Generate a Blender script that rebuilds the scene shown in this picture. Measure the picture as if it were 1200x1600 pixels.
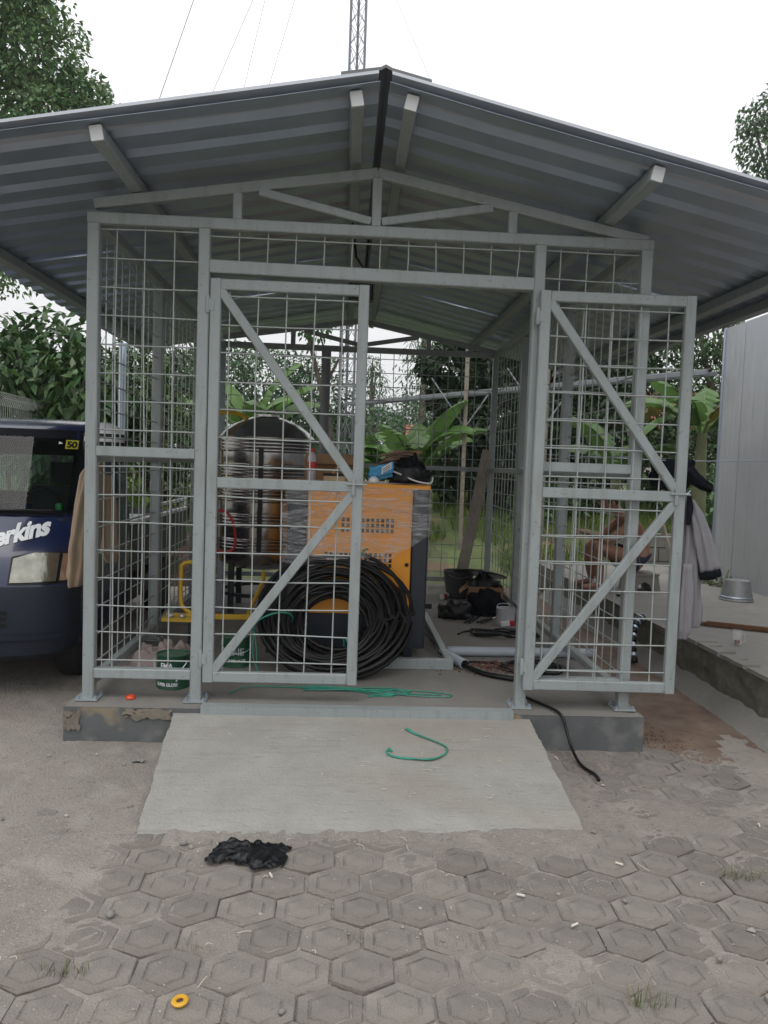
import bpy, bmesh, math, random
import numpy as np
from mathutils import Vector, Matrix, noise
for o in list(bpy.data.objects): bpy.data.objects.remove(o)
S = bpy.context.scene
C = S.collection
random.seed(7); rng = np.random.default_rng(7)
pi = math.pi; sin = math.sin; cos = math.cos; R = math.radians

# ---------------------------------------------------------------- camera, sky, sun, exposure
cd = bpy.data.cameras.new('camera'); cam = bpy.data.objects.new('camera', cd); C.objects.link(cam); S.camera = cam
r_ = Vector((0.99819935, -0.04862158, 0.03512834)); u_ = Vector((-0.03207903, 0.06213472, 0.99755211)); f_ = Vector((0.05068525, 0.99688275, -0.0604631))
cam.matrix_world = Matrix(((r_.x, u_.x, -f_.x, -0.1188), (r_.y, u_.y, -f_.y, -4.2564), (r_.z, u_.z, -f_.z, 1.5401), (0, 0, 0, 1)))
cd.sensor_width = 36; cd.lens = 27.0; cd.clip_start = .05; cd.clip_end = 800
SUN_EL, SUN_AZ = R(62), R(205)          # high soft sun, behind the camera and to the left
W = bpy.data.worlds.new('World'); S.world = W; W.use_nodes = True
nt = W.node_tree; nt.nodes.clear()
sky = nt.nodes.new('ShaderNodeTexSky'); sky.sky_type = 'NISHITA'; sky.sun_disc = False
sky.sun_elevation = SUN_EL; sky.sun_rotation = SUN_AZ; sky.air_density = 1.0; sky.dust_density = 4.0; sky.ozone_density = 1.0
hs = nt.nodes.new('ShaderNodeHueSaturation'); hs.inputs['Saturation'].default_value = .3
bg = nt.nodes.new('ShaderNodeBackground'); bg.inputs['Strength'].default_value = .15
wo = nt.nodes.new('ShaderNodeOutputWorld')
nt.links.new(sky.outputs[0], hs.inputs['Color']); mxw = nt.nodes.new('ShaderNodeMix'); mxw.data_type = 'RGBA'; mxw.inputs[0].default_value = .8; 
tcw = nt.nodes.new('ShaderNodeTexCoord'); sxw = nt.nodes.new('ShaderNodeSeparateXYZ'); nt.links.new(tcw.outputs['Generated'], sxw.inputs[0])
mrw = nt.nodes.new('ShaderNodeMapRange'); mrw.inputs[1].default_value = 0; mrw.inputs[2].default_value = 1; nt.links.new(sxw.outputs['Z'], mrw.inputs[0])
ovc = nt.nodes.new('ShaderNodeMix'); ovc.data_type = 'RGBA'; ovc.inputs[6].default_value = (5.6, 5.65, 5.7, 1); ovc.inputs[7].default_value = (13.4, 13.5, 13.7, 1)   # white overcast, brighter overhead
nt.links.new(mrw.outputs[0], ovc.inputs[0]); nt.links.new(ovc.outputs[2], mxw.inputs[7])
nt.links.new(hs.outputs[0], mxw.inputs[6]); nt.links.new(mxw.outputs[2], bg.inputs[0]); nt.links.new(bg.outputs[0], wo.inputs[0])
sd = bpy.data.lights.new('sun', 'SUN'); sd.energy = .5; sd.angle = R(30); sd.color = (1, .96, .9)
so = bpy.data.objects.new('sun', sd); C.objects.link(so)
dirv = Vector((sin(SUN_AZ)*cos(SUN_EL), cos(SUN_AZ)*cos(SUN_EL), sin(SUN_EL)))
so.rotation_euler = dirv.to_track_quat('Z', 'Y').to_euler()
S.view_settings.view_transform = 'Standard'; S.view_settings.look = 'None'; S.view_settings.gamma = 1
S.view_settings.use_curve_mapping = False; S.view_settings.exposure = 0.0
S.render.engine = 'CYCLES'

# ---------------------------------------------------------------- helpers
def mat(name, col, rough=.6, metal=0, var=.0, scale=8, bump=0, bscale=60, col2=None, spec=None, trans=0, attr=False, coat=0, detail=6):
    m = bpy.data.materials.new(name); m.use_nodes = True; n = m.node_tree.nodes; l = m.node_tree.links
    b = n['Principled BSDF']; b.inputs['Roughness'].default_value = rough; b.inputs['Metallic'].default_value = metal
    b.inputs['Base Color'].default_value = (*col, 1)
    if spec is not None: b.inputs['Specular IOR Level'].default_value = spec
    if coat: b.inputs['Coat Weight'].default_value = coat; b.inputs['Coat Roughness'].default_value = .05
    tc = n.new('ShaderNodeTexCoord'); src = None
    if var or col2:
        t = n.new('ShaderNodeTexNoise'); t.inputs['Scale'].default_value = scale; t.inputs['Detail'].default_value = detail; t.inputs['Roughness'].default_value = .65
        l.new(tc.outputs['Object'], t.inputs['Vector'])
        rp = n.new('ShaderNodeValToRGB'); rp.color_ramp.elements[0].position = .32; rp.color_ramp.elements[1].position = .68
        c2 = col2 or tuple(min(1, c*(1+var)) for c in col); c1 = col if col2 else tuple(c*(1-var) for c in col)
        rp.color_ramp.elements[0].color = (*c1, 1); rp.color_ramp.elements[1].color = (*c2, 1)
        l.new(t.outputs[0], rp.inputs[0]); src = rp.outputs[0]
    if attr:
        a = n.new('ShaderNodeAttribute'); a.attribute_name = 'v'
        mx = n.new('ShaderNodeMix'); mx.data_type = 'RGBA'; mx.blend_type = 'MULTIPLY'; mx.inputs[0].default_value = 1
        if src: l.new(src, mx.inputs[6])
        else: mx.inputs[6].default_value = (*col, 1)
        l.new(a.outputs['Color'], mx.inputs[7]); src = mx.outputs[2]
    if src: l.new(src, b.inputs['Base Color'])
    if bump:
        t2 = n.new('ShaderNodeTexNoise'); t2.inputs['Scale'].default_value = bscale; t2.inputs['Detail'].default_value = 5
        l.new(tc.outputs['Object'], t2.inputs['Vector'])
        bp = n.new('ShaderNodeBump'); bp.inputs['Strength'].default_value = bump; bp.inputs['Distance'].default_value = .01
        l.new(t2.outputs[0], bp.inputs['Height']); l.new(bp.outputs[0], b.inputs['Normal'])
    if trans:
        tr = n.new('ShaderNodeBsdfTranslucent'); ms = n.new('ShaderNodeMixShader'); ms.inputs[0].default_value = trans
        if src: l.new(src, tr.inputs[0])
        else: tr.inputs[0].default_value = (*col, 1)
        l.new(b.outputs[0], ms.inputs[1]); l.new(tr.outputs[0], ms.inputs[2]); l.new(ms.outputs[0], n['Material Output'].inputs[0])
    return m

def sub_noise(m, scale, lo, hi, c, fac=1.0, detail=8, stretch=None):
    """mix colour c over the base colour where a noise lies above lo..hi (stains, dust, rust)"""
    n = m.node_tree.nodes; l = m.node_tree.links; b = n['Principled BSDF']; inp = b.inputs['Base Color']
    tc = n.new('ShaderNodeTexCoord'); t = n.new('ShaderNodeTexNoise'); t.inputs['Scale'].default_value = scale; t.inputs['Detail'].default_value = detail
    if stretch:
        mp = n.new('ShaderNodeMapping'); mp.inputs['Scale'].default_value = stretch; l.new(tc.outputs['Object'], mp.inputs[0]); l.new(mp.outputs[0], t.inputs['Vector'])
    else: l.new(tc.outputs['Object'], t.inputs['Vector'])
    mr = n.new('ShaderNodeMapRange'); mr.inputs[1].default_value = lo; mr.inputs[2].default_value = hi; mr.inputs[4].default_value = fac
    l.new(t.outputs[0], mr.inputs[0])
    mx = n.new('ShaderNodeMix'); mx.data_type = 'RGBA'; l.new(mr.outputs[0], mx.inputs[0])
    if inp.is_linked: l.new(inp.links[0].from_socket, mx.inputs[6])
    else: mx.inputs[6].default_value = inp.default_value
    mx.inputs[7].default_value = (*c, 1); l.new(mx.outputs[2], inp)
    return m

class MB:
    def __init__(s): s.v = []; s.f = []; s.mi = []; s.cur = 0; s.c = []
    def add(s, vs, fs, val=1.0):
        o = len(s.v); s.v += [tuple(p) for p in vs]; s.f += [tuple(i+o for i in f) for f in fs]; s.mi += [s.cur]*len(fs); s.c += [val]*len(vs)
        return s
    def box(s, x0, y0, z0, x1, y1, z1, ch=0.0):
        return s.bar(((x0+x1)/2, (y0+y1)/2, z0), ((x0+x1)/2, (y0+y1)/2, z1), x1-x0, y1-y0, Vector((1, 0, 0)), ch)
    def bar(s, a, b, w, d, side=None, ch=.004):
        """rectangular section bar a->b; w measured along side, d across it; chamfered long edges"""
        a = Vector(a); b = Vector(b); t = (b-a).normalized()
        if side is None: side = Vector((1, 0, 0)) if abs(t.x) < .7 else Vector((0, 0, 1))
        side = Vector(side); side = (side - t*side.dot(t)).normalized(); up = t.cross(side); w /= 2; d /= 2
        if ch > 0:
            c = min(ch, w*.9, d*.9); pr = [(w, d-c), (w-c, d), (-w+c, d), (-w, d-c), (-w, -d+c), (-w+c, -d), (w-c, -d), (w, -d+c)]
        else: pr = [(w, d), (-w, d), (-w, -d), (w, -d)]
        n = len(pr); vs = [a+side*p[0]+up*p[1] for p in pr]+[b+side*p[0]+up*p[1] for p in pr]
        fs = [(i, (i+1) % n, n+(i+1) % n, n+i) for i in range(n)]+[tuple(range(n))[::-1], tuple(range(n, 2*n))]
        return s.add(vs, fs)
    def tube(s, pts, rad, n=6, cap=True, val=1.0):
        pts = [Vector(p) for p in pts]; m = len(pts); rr = rad if hasattr(rad, '__len__') else [rad]*m
        t0 = (pts[1]-pts[0]).normalized(); nrm = t0.orthogonal().normalized(); vs = []
        for i in range(m):
            t = (pts[min(i+1, m-1)]-pts[max(i-1, 0)]); t = t.normalized() if t.length > 1e-9 else t0
            nrm = (nrm-t*nrm.dot(t)); nrm = nrm.normalized() if nrm.length > 1e-6 else t.orthogonal().normalized(); bn = t.cross(nrm)
            vs += [pts[i]+(nrm*cos(2*pi*k/n)+bn*sin(2*pi*k/n))*rr[i] for k in range(n)]
        fs = [(i*n+k, i*n+(k+1) % n, (i+1)*n+(k+1) % n, (i+1)*n+k) for i in range(m-1) for k in range(n)]
        if cap: fs += [tuple(range(n))[::-1], tuple(range((m-1)*n, m*n))]
        return s.add(vs, fs, val)
    def lathe(s, prof, n=24, c=(0, 0, 0), cap=True, frm=0, to=2*pi):
        """prof: list of (radius, z)"""
        m = len(prof); full = abs(to-frm-2*pi) < 1e-6; k = n if full else n+1
        vs = [(c[0]+p[0]*cos(frm+(to-frm)*i/n), c[1]+p[0]*sin(frm+(to-frm)*i/n), c[2]+p[1]) for p in prof for i in range(k)]
        fs = [(j*k+i, j*k+(i+1) % k, (j+1)*k+(i+1) % k, (j+1)*k+i) for j in range(m-1) for i in range(n)]
        if cap and full:
            if prof[0][0] > 1e-6: fs.append(tuple(range(k))[::-1])
            if prof[-1][0] > 1e-6: fs.append(tuple(range((m-1)*k, m*k)))
        return s.add(vs, fs)
    def grid(s, fn, nu, nv, closed_u=False):
        """fn(i/nu, j/nv) -> point"""
        vs = [fn(i/nu, j/nv) for j in range(nv+1) for i in range(nu+1)]; k = nu+1
        return s.add(vs, [(j*k+i, j*k+i+1, (j+1)*k+i+1, (j+1)*k+i) for j in range(nv) for i in range(nu)])
    def prism(s, poly, fn0, fn1):
        """poly of (a,b); fn0/fn1 map (a,b) to the two caps"""
        n = len(poly); vs = [fn0(*p) for p in poly]+[fn1(*p) for p in poly]
        return s.add(vs, [tuple(range(n))[::-1], tuple(range(n, 2*n))]+[(i, (i+1) % n, n+(i+1) % n, n+i) for i in range(n)])
    def data(s, name, mats, smooth=False, attr=False):
        me = bpy.data.meshes.new(name); me.from_pydata(s.v, [], s.f)
        for m in (mats if isinstance(mats, (list, tuple)) else [mats]): me.materials.append(m)
        if any(s.mi): me.polygons.foreach_set('material_index', s.mi)
        bm = bmesh.new(); bm.from_mesh(me); bmesh.ops.recalc_face_normals(bm, faces=bm.faces); bm.to_mesh(me); bm.free()
        if attr:
            a = me.attributes.new('v', 'FLOAT_COLOR', 'POINT'); a.data.foreach_set('color', np.array([(c, c, c, 1) if not hasattr(c, '__len__') else (*c, 1) for c in s.c], 'f').ravel())
        if smooth:
            me.polygons.foreach_set('use_smooth', [True]*len(me.polygons))
            if smooth != 'all': me.set_sharp_from_angle(angle=R(38))
        return me
    def build(s, name, mats, parent=None, smooth=False, attr=False):
        return link(name, s.data(name, mats, smooth, attr), parent)

def link(name, me, parent=None, loc=None, rot=None):
    o = bpy.data.objects.new(name, me); C.objects.link(o); o.parent = parent
    if loc is not None: o.location = loc
    if rot is not None: o.rotation_euler = rot
    return o
def tag(o, label, cat, group=None):
    o['label'] = label; o['category'] = cat
    if group: o['group'] = group
    return o
def kind(o, k='structure'): o['kind'] = k; return o
def thing(name, label, cat, loc=(0, 0, 0), rz=0, group=None):
    o = bpy.data.objects.new(name, None); o.empty_display_size = .1; C.objects.link(o); o.location = loc; o.rotation_euler = (0, 0, rz)
    return tag(o, label, cat, group)
def copy_tree(o, parent=None):
    c = o.copy(); C.objects.link(c); c.parent = parent
    for ch in o.children: copy_tree(ch, c)
    return c
def nz(x, y, z=0): return noise.noise(Vector((x, y, z)))
def fbm(x, y, z=0, o=4): return noise.fractal(Vector((x, y, z)), 1.0, 2.0, o)
def sstep(a, b, x): t = min(1, max(0, (x-a)/(b-a))); return t*t*(3-2*t)
def text_mesh(txt, size, bold=0.0, shear=0.0, sx=1.0, subdiv=0):
    cu = bpy.data.curves.new('t', 'FONT'); cu.body = txt; cu.size = size; cu.offset = bold; cu.shear = shear; cu.resolution_u = 3; cu.align_x = 'CENTER'; cu.space_character = .95
    ob = bpy.data.objects.new('t', cu); C.objects.link(ob); dg = bpy.context.evaluated_depsgraph_get()
    me = bpy.data.meshes.new_from_object(ob.evaluated_get(dg)); bpy.data.objects.remove(ob); bpy.data.curves.remove(cu)
    bm = bmesh.new(); bm.from_mesh(me)
    if subdiv: bmesh.ops.triangulate(bm, faces=bm.faces); bmesh.ops.subdivide_edges(bm, edges=bm.edges, cuts=subdiv, use_grid_fill=True)
    for v in bm.verts: v.co.x *= sx
    bm.to_mesh(me); bm.free(); me.materials.clear(); return me
def text_obj(txt, size, m, fn, parent, name='lettering', **k):
    me = text_mesh(txt, size, **k)
    for v in me.vertices: v.co = fn(v.co.x, v.co.y)
    me.materials.append(m); return link(name, me, parent)
def tri_count(): return sum(len(o.data.polygons) for o in bpy.data.objects if o.type == 'MESH')
# ---------------------------------------------------------------- materials
M = {}
M['paint'] = sub_noise(sub_noise(sub_noise(mat('grey_paint', (.275, .305, .31), .38, 0, .07, 2.2, .12, 70), 5, .5, .72, (.215, .235, .225), .7, stretch=(5, 5, .8)), 38, .63, .70, (.17, .175, .165), .7), 90, .70, .74, (.20, .10, .05), .6)
M['galv'] = sub_noise(mat('roof_zinc', (.43, .49, .58), .36, .72, .08, 2.5, .05, 30), 6, .55, .8, (.28, .28, .29), .4, stretch=(.3, 1, 1))
M['wire'] = mat('wire_paint', (.34, .37, .36), .45, .1, .06, 10)
M['concrete'] = sub_noise(sub_noise(mat('concrete', (.205, .195, .18), .9, 0, .1, 5, .35, 120), 1.6, .45, .7, (.17, .16, .145), .8), 60, .6, .75, (.30, .29, .27), .5)
M['ramp'] = sub_noise(sub_noise(sub_noise(sub_noise(mat('ramp_concrete', (.30, .295, .27), .9, 0, .09, 5, .6, 70), 1.7, .45, .70, (.27, .245, .21), .85, stretch=(.5, 1.4, 1)), 16, .55, .75, (.24, .225, .20), .75, stretch=(.18, 2.2, 1)), 55, .60, .72, (.20, .185, .165), .7, stretch=(.2, 1.6, 1)), 120, .62, .7, (.40, .39, .36), .6)
M['plinth'] = sub_noise(sub_noise(mat('plinth_cement', (.10, .105, .108), .85, 0, .15, 4, .25, 80), 1.9, .62, .65, (.25, .20, .13), .8, detail=4), 6, .52, .7, (.20, .20, .19), .8)
M['dirt'] = sub_noise(sub_noise(sub_noise(sub_noise(sub_noise(mat('dusty_dirt', (.245, .220, .195), .95, 0, .16, 1.3, .9, 90), 1.1, .5, .68, (.195, .162, .14), .75), 4.5, .52, .68, (.32, .295, .265), .7), 22, .55, .70, (.17, .145, .125), .6), 75, .58, .70, (.33, .31, .28), .75), 300, .58, .66, (.42, .40, .37), .8)
M['paver'] = sub_noise(sub_noise(mat('paver_concrete', (.205, .186, .166), .9, 0, .2, 6, .6, 130), 9, .48, .7, (.25, .226, .20), .9), 240, .58, .7, (.34, .31, .28), .7)
def obj_tint(m, lo, hi):
    n = m.node_tree.nodes; l = m.node_tree.links; inp = n['Principled BSDF'].inputs['Base Color']; oi = n.new('ShaderNodeObjectInfo'); mr = n.new('ShaderNodeMapRange'); mr.inputs[3].default_value = lo; mr.inputs[4].default_value = hi
    l.new(oi.outputs['Random'], mr.inputs[0]); mx = n.new('ShaderNodeMix'); mx.data_type = 'RGBA'; mx.blend_type = 'MULTIPLY'; mx.inputs[0].default_value = 1; l.new(inp.links[0].from_socket, mx.inputs[6]); l.new(mr.outputs[0], mx.inputs[7]); l.new(mx.outputs[2], inp); return m
sub_noise(sub_noise(M['paver'], 2.0, .5, .68, (.155, .13, .11), .7), 45, .60, .70, (.13, .115, .10), .6); obj_tint(M['paver'], .85, 1.12)
M['soil'] = mat('red_soil', (.10, .062, .045), .95, 0, .3, 12, .8, 60)
M['platform'] = sub_noise(sub_noise(mat('platform_concrete', (.235, .225, .21), .9, 0, .1, 3, .3, 90), 1.3, .5, .7, (.19, .18, .165), .8), 14, .6, .72, (.33, .32, .30), .6)
M['stone'] = sub_noise(mat('mossy_stone', (.13, .125, .10), .95, 0, .25, 7, .8, 40), 5, .5, .65, (.07, .075, .05), .8)
M['black'] = mat('black_rubber', (.007, .007, .008), .34, 0, .2, 20, spec=.3)
M['blackcloth'] = mat('black_cloth', (.007, .008, .012), .85, 0, .3, 30, .2, 200, spec=.12)
M['blackplastic'] = mat('black_plastic_bag', (.007, .008, .010), .34, 0, 0, 10, .3, 60, spec=.3)
M['orange'] = mat('orange_paint', (.78, .31, .018), .4, 0, .04, 5)
M['navypanel'] = mat('dark_slate_paint', (.018, .024, .036), .4)
M['steel'] = sub_noise(mat('stainless', (.46, .44, .43), .2, 1.0, .06, 5, .04, 12), 4, .5, .8, (.32, .32, .33), .5)
M['yellow'] = mat('yellow_paint', (.55, .34, .02), .45, 0, .1, 10)
M['red'] = mat('red_hose', (.45, .02, .025), .4)
M['white'] = mat('white_plastic', (.7, .7, .7), .5, 0, .05, 10)
M['card'] = mat('cardboard', (.30, .17, .085), .85, 0, .1, 12, .1, 40)
M['pvc'] = mat('grey_pvc', (.36, .40, .45), .4, 0, .05, 6)
M['green'] = mat('can_green', (.015, .075, .04), .35, 0, .1, 8)
M['twine'] = mat('green_twine', (.03, .27, .19), .5, 0, .15, 30)
M['wood'] = sub_noise(mat('grey_wood', (.30, .265, .225), .85, 0, .2, 5, .3, 60), 6, .5, .7, (.20, .17, .14), .7, stretch=(8, 8, .4))
M['navy'] = mat('navy_car_paint', (.007, .015, .062), .25, .0, .08, 3, coat=.5)
M['bumper'] = mat('bumper_plastic', (.018, .023, .036), .55, 0, .1, 6, spec=.25)
M['glass'] = mat('dark_car_glass', (.008, .011, .013), .04, 0, 0, spec=.28)
M['tyre'] = mat('tyre', (.012, .012, .012), .8, 0, .2, 30)
M['letters'] = mat('white_letters', (.72, .74, .76), .4)
M['skin'] = mat('skin', (.25, .12, .072), .55, 0, .12, 8)
M['hair'] = mat('hair', (.012, .01, .009), .7)
M['tan'] = mat('tan_cloth', (.29, .215, .15), .9, 0, .08, 6, .25, 180)
M['greycloth'] = mat('lavender_grey_cloth', (.195, .19, .205), .9, 0, .06, 6, .25, 180)
M['rust'] = mat('rusty_rods', (.17, .085, .045), .8, 0, .3, 20, .3, 80)
M['leaf'] = mat('leaf', (.078, .155, .055), .5, 0, 0, attr=True, trans=.25)
M['leafdark'] = mat('leaf_dark', (.040, .088, .030), .5, 0, 0, attr=True, trans=.2)
M['banana'] = mat('banana_leaf', (.085, .165, .042), .42, 0, .25, 4, attr=True, trans=.35)
M['bark'] = mat('bark', (.11, .09, .07), .9, 0, .3, 10, .6, 30)
M['leafblack'] = mat('leaf_deep', (.020, .044, .014), .5, 0, 0, attr=True, trans=.12)
M['leafglossy'] = mat('leaf_glossy', (.052, .108, .030), .32, 0, 0, attr=True, trans=.15)
M['grass'] = mat('grass', (.11, .19, .035), .6, 0, 0, attr=True, trans=.25)

# ---------------------------------------------------------------- ground: one sheet to the horizon, finely modelled near the camera
def axis(lo, hi, step, far_lo, far_hi, g=1.25):
    a = list(np.arange(lo, hi+1e-6, step)); s = step; x = hi
    while x < far_hi: s = min(s*g, 25); x += s; a.append(x)
    s = step; x = lo; b = []
    while x > far_lo: s = min(s*g, 25); x -= s; b.append(x)
    return b[::-1]+a
gx = axis(-2.6, 2.35, .022, -90, 90); gy = axis(-2.5, .9, .022, -40, 120)
PW, PR = .198, .1635                               # paver pitch across, row pitch
def cover(x, y):                                   # how much dirt lies over the pavers (-: joints only)
    edge = -.88 + .55*(y+1.3) + .16*nz(x*1.7, y*1.7, 3)
    left = sstep(edge+.40, edge-.35, x)
    top = sstep(-1.42, -1.12, y+.10*nz(x*2.1, y*2.1, 9))*sstep(1.15, .95, x)*.75
    right = sstep(-1.30, -1.05, y+.12*nz(x*1.6, y*1.6, 5))*sstep(-.66, -.84, y+.1*nz(x*2, y*2, 8))*sstep(.85, 1.25, x)*.6+.30*sstep(-.9, -.6, y)*sstep(.9, 1.1, x)*max(0, .5+1.4*nz(x*2.3, y*2.3, 12))+.4*sstep(1.75, 2.2, x)*sstep(-1.4, -1, y)
    back = sstep(-.18, .12, y)
    return min(1, max(min(left, .86+.25*nz(x*1.3, y*1.3, 15)), top*.9, right, back, .5*sstep(.1, .45, fbm(x*1.4, y*1.4, 21))))
def gh(x, y):
    near = sstep(6, 4, abs(x))*sstep(3, 2, y)
    if near > 0:
        c = cover(x, y)
        h = -.0088+.0158*c+.004*fbm(x*3, y*3, 1)+.0045*fbm(x*16, y*16, 2, 3)*(.4+.6*c)+.0035*fbm(x*55, y*55, 7, 2)
        dx = abs(x+.03)-.975; dy = -1.14-y; d = max(dx, dy)
        if -.05 < d < .14 and y < -.1: h += (.014 if dx > dy else .005)*math.exp(-max(d, 0)/.035)*(.5+1.1*nz(x*6, y*6, 31))
    else: h = .02*fbm(x*.7, y*.7, 2)-.01
    h += .9*sstep(5.5, 14, y)+1.2*sstep(14, 40, y)+.05*fbm(x*.6, y*.6, 4)*sstep(5, 8, y)
    
    return h
nx, ny = len(gx), len(gy)
gv = [(x, y, gh(x, y)) for y in gy for x in gx]
gf = [(j*nx+i, j*nx+i+1, (j+1)*nx+i+1, (j+1)*nx+i) for j in range(ny-1) for i in range(nx-1)]
me = bpy.data.meshes.new('ground'); me.from_pydata(gv, [], gf)
mi = np.zeros(len(gf), 'i')
for k, f in enumerate(gf):
    x, y, z = gv[f[0]]
    if y > 5.2 or x < -5 or x > 7: mi[k] = 1
    elif x > 1.55+.10*nz(x*3, y*3, 2) and y > -.10+.30*nz(x*3, y*2, 6)+.12*nz(x*14, y*14, 3): mi[k] = 2
for m in (M['dirt'], sub_noise(mat('grassy_soil', (.10, .13, .045), .95, 0, .3, 1.5, .5, 30), .8, .52, .62, (.20, .125, .075), .9), sub_noise(sub_noise(mat('brown_soil', (.165, .115, .085), .95, 0, .25, 3, .9, 60), 10, .5, .7, (.115, .072, .052), .8), 2.2, .5, .65, (.22, .185, .155), .7)): me.materials.append(m)
me.polygons.foreach_set('material_index', mi); me.polygons.foreach_set('use_smooth', [True]*len(gf))
ground = kind(link('ground', me))

# hexagonal paving blocks, each its own piece
def paver_mesh(seed):
    b = MB(); rnd = random.Random(seed); R0 = PW/math.sqrt(3)
    def ring(r, z, j=.0):
        return [((r+rnd.uniform(-j, j))*cos(pi/6+k*pi/3), (r+rnd.uniform(-j, j))*sin(pi/6+k*pi/3)*.953, z+rnd.uniform(-j, j)*.4) for k in range(6)]
    rs = [ring(R0*.93, -.06), ring(R0*.966, -.005, .004), ring(R0*.92, 0, .0055), ring(R0*.645, .000, .002), ring(R0*.61, -.0048, .001), ring(R0*.57, -.0048, .001), ring(R0*.52, .0005, .0025)]
    vs = [p for q in rs for p in q]; fs = [(a*6+k, a*6+(k+1) % 6, (a+1)*6+(k+1) % 6, (a+1)*6+k) for a in range(len(rs)-1) for k in range(6)]
    fs.append(tuple(range(36, 42))); b.add(vs, fs); return b.data('paver', M['paver'])
pm = [paver_mesh(i) for i in range(14)]
cnt = 0
for j in range(-8, 8):
    y = -1.349-PR*j
    for i in range(-14, 14):
        x = .18+PW*i+(PW/2 if j % 2 else 0)
        if not -2.45 < y < -.16: continue
        hw = .16+.52*(y+4.256)+.25                # width the photograph shows at this row
        if x < -.119-hw or x > -.119+hw+.1 or x > 2.2: continue
        if -1.02 < x < 1.0 and y > -1.10: continue
        if cover(x, y) > .93 and all(cover(x+dx, y+dy) > .9 for dx in (-.1, .1) for dy in (-.1, .1)): continue
        tilt = .022
        p = link('paver', pm[rng.integers(14)], ground, (x+rng.normal(0, .0015), y+rng.normal(0, .0015), rng.normal(-.001, .003)), (rng.normal(0, tilt), rng.normal(0, tilt), rng.integers(6)*pi/3*0+rng.normal(0, .012)))
        cnt += 1
print('pavers', cnt)

# ramp: thick cement apron with a broken lower edge
def ramp():
    b = MB(); nu, nv = 60, 34
    def edge(s): return .012*nz(s*9, 2.2)+.010*nz(s*30, 5)
    def P(u, v):
        y0, y1 = -.142, -1.135+.03*(u-.5)*2+edge(u*2)
        y = y0+(y1-y0)*v; x = (-1.01+.085*v)*(1-u)+(.935+.012*v)*u+ (.010*nz(v*5, u*2)+.007*nz(v*23, u*9))*(1 if u in (0, 1) else .2)
        z = .158*(1-v)+.012*v**6*0+.012+.0025*nz(x*9, y*9)-.010*sstep(.9, 1, v)
        return (x, y, z)
    b.grid(P, nu, nv)
    for (uu, rev) in ((0, 0), (1, 1)):
        for j in range(nv):
            a, c = P(uu, j/nv), P(uu, (j+1)/nv); b.add([a, c, (c[0], c[1], -.04), (a[0], a[1], -.04)], [(0, 1, 2, 3)])
    for i in range(nu):
        a, c = P(i/nu, 1), P((i+1)/nu, 1); b.add([a, c, (c[0], c[1]-.006, -.04), (a[0], a[1]-.006, -.04)], [(0, 1, 2, 3)])
    return b.build('ramp', M['ramp'], None, smooth=True)
kind(ramp())

# raised platform on the right with rubble kerb wall and sloping apron
b = MB(); 
def PF(u, v):
    y = -3.2+8.9*v; x0 = 2.42+.015*nz(y*2, 1)+.012*nz(y*9, 4); x = x0+(7-x0)*u
    return (x, y, .35+.006*nz(x*2, y*2)-(.012 if u == 0 else 0))
b.grid(PF, 24, 80); b.grid(lambda u, v: (PF(u, 1)[0], 5.7, PF(u, 1)[2]*(1-v)-.1*v), 24, 1); plat = kind(b.build('raised_platform', M['platform'], None, smooth=True))
b = MB()
def WF(u, v):
    y = -3.2+8.9*v; top = PF(0, v); x = 2.42+.035*(1-u)*0+.02*fbm(y*5, u*3, 3)+.03*sin(pi*u)*0
    return (top[0]+.002 if u == 1 else x, y, .06+(top[2]-.06)*u)
b.grid(WF, 8, 240); kw = b.build('kerb_wall', M['stone'], plat, smooth=True)
b = MB()
b.grid(lambda u, v: (2.29+.14*u+.006*nz(v*30, u), -3.2+8.2*v, -.01+.135*u+.004*nz(v*50, u*3)), 4, 90); b.build('apron', M['platform'], plat, smooth=True)
# broken topping stones along the platform edge
for k in range(9):
    b = MB(); y = -.25+k*.16+rng.uniform(-.03, .03); L_ = rng.uniform(.1, .17)
    pr = [(2.405+rng.uniform(0, .015), y), (2.41, y+L_), (2.55+rng.uniform(0, .05), y+L_-.02), (2.53+rng.uniform(0, .06), y+.02)]
    h = .362+rng.uniform(0, .008)
    b.prism(pr, lambda x, yy: (x, yy, .34), lambda x, yy: (x, yy, h)); b.build('edge_stone', M['platform'], plat)
# ---------------------------------------------------------------- the shed
YB = 4.29; XS = (-1.5, -.915, .906, 1.5); YS = (0, 1.43, 2.86, YB); FZ = .2; BH = 2.80
shed = thing('mesh_shed', 'grey steel shed caged with wire mesh under a ribbed metal gable roof', 'shed')
# foundation slab
b = MB()
def slab(b, x0, y0, z0, x1, y1, z1, n=30):
    def T(u, v): x = x0+(x1-x0)*u; y = y0+(y1-y0)*v; e = min(u, 1-u, v, 1-v); return (x, y, z1-(.008 if e == 0 else 0)+.002*nz(x*4, y*4))
    def fr(u, v): x = x0+(x1-x0)*u; return (x, y0-.004-.006*nz(x*5, v*4, 3)*(v > 0), T(u, 0)[2]*(1-v)+z0*v)
    b.grid(T, n, n); b.grid(fr, n, 4)
    b.grid(lambda u, v: (x0, y0+(y1-y0)*u, T(0, u)[2]*(1-v)+z0*v), n, 1); b.grid(lambda u, v: (x1, y0+(y1-y0)*u, T(1, u)[2]*(1-v)+z0*v), n, 1)
    b.grid(lambda u, v: (x0+(x1-x0)*u, y1, T(u, 1)[2]*(1-v)+z0*v), n, 1)
slab(b, -1.59, -.135, -.05, 1.58, 4.55, FZ)
b.mi = [0]*900+[1]*(len(b.f)-900)
b.build('foundation', [M['concrete'], M['plinth']], shed, smooth=True)

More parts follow.
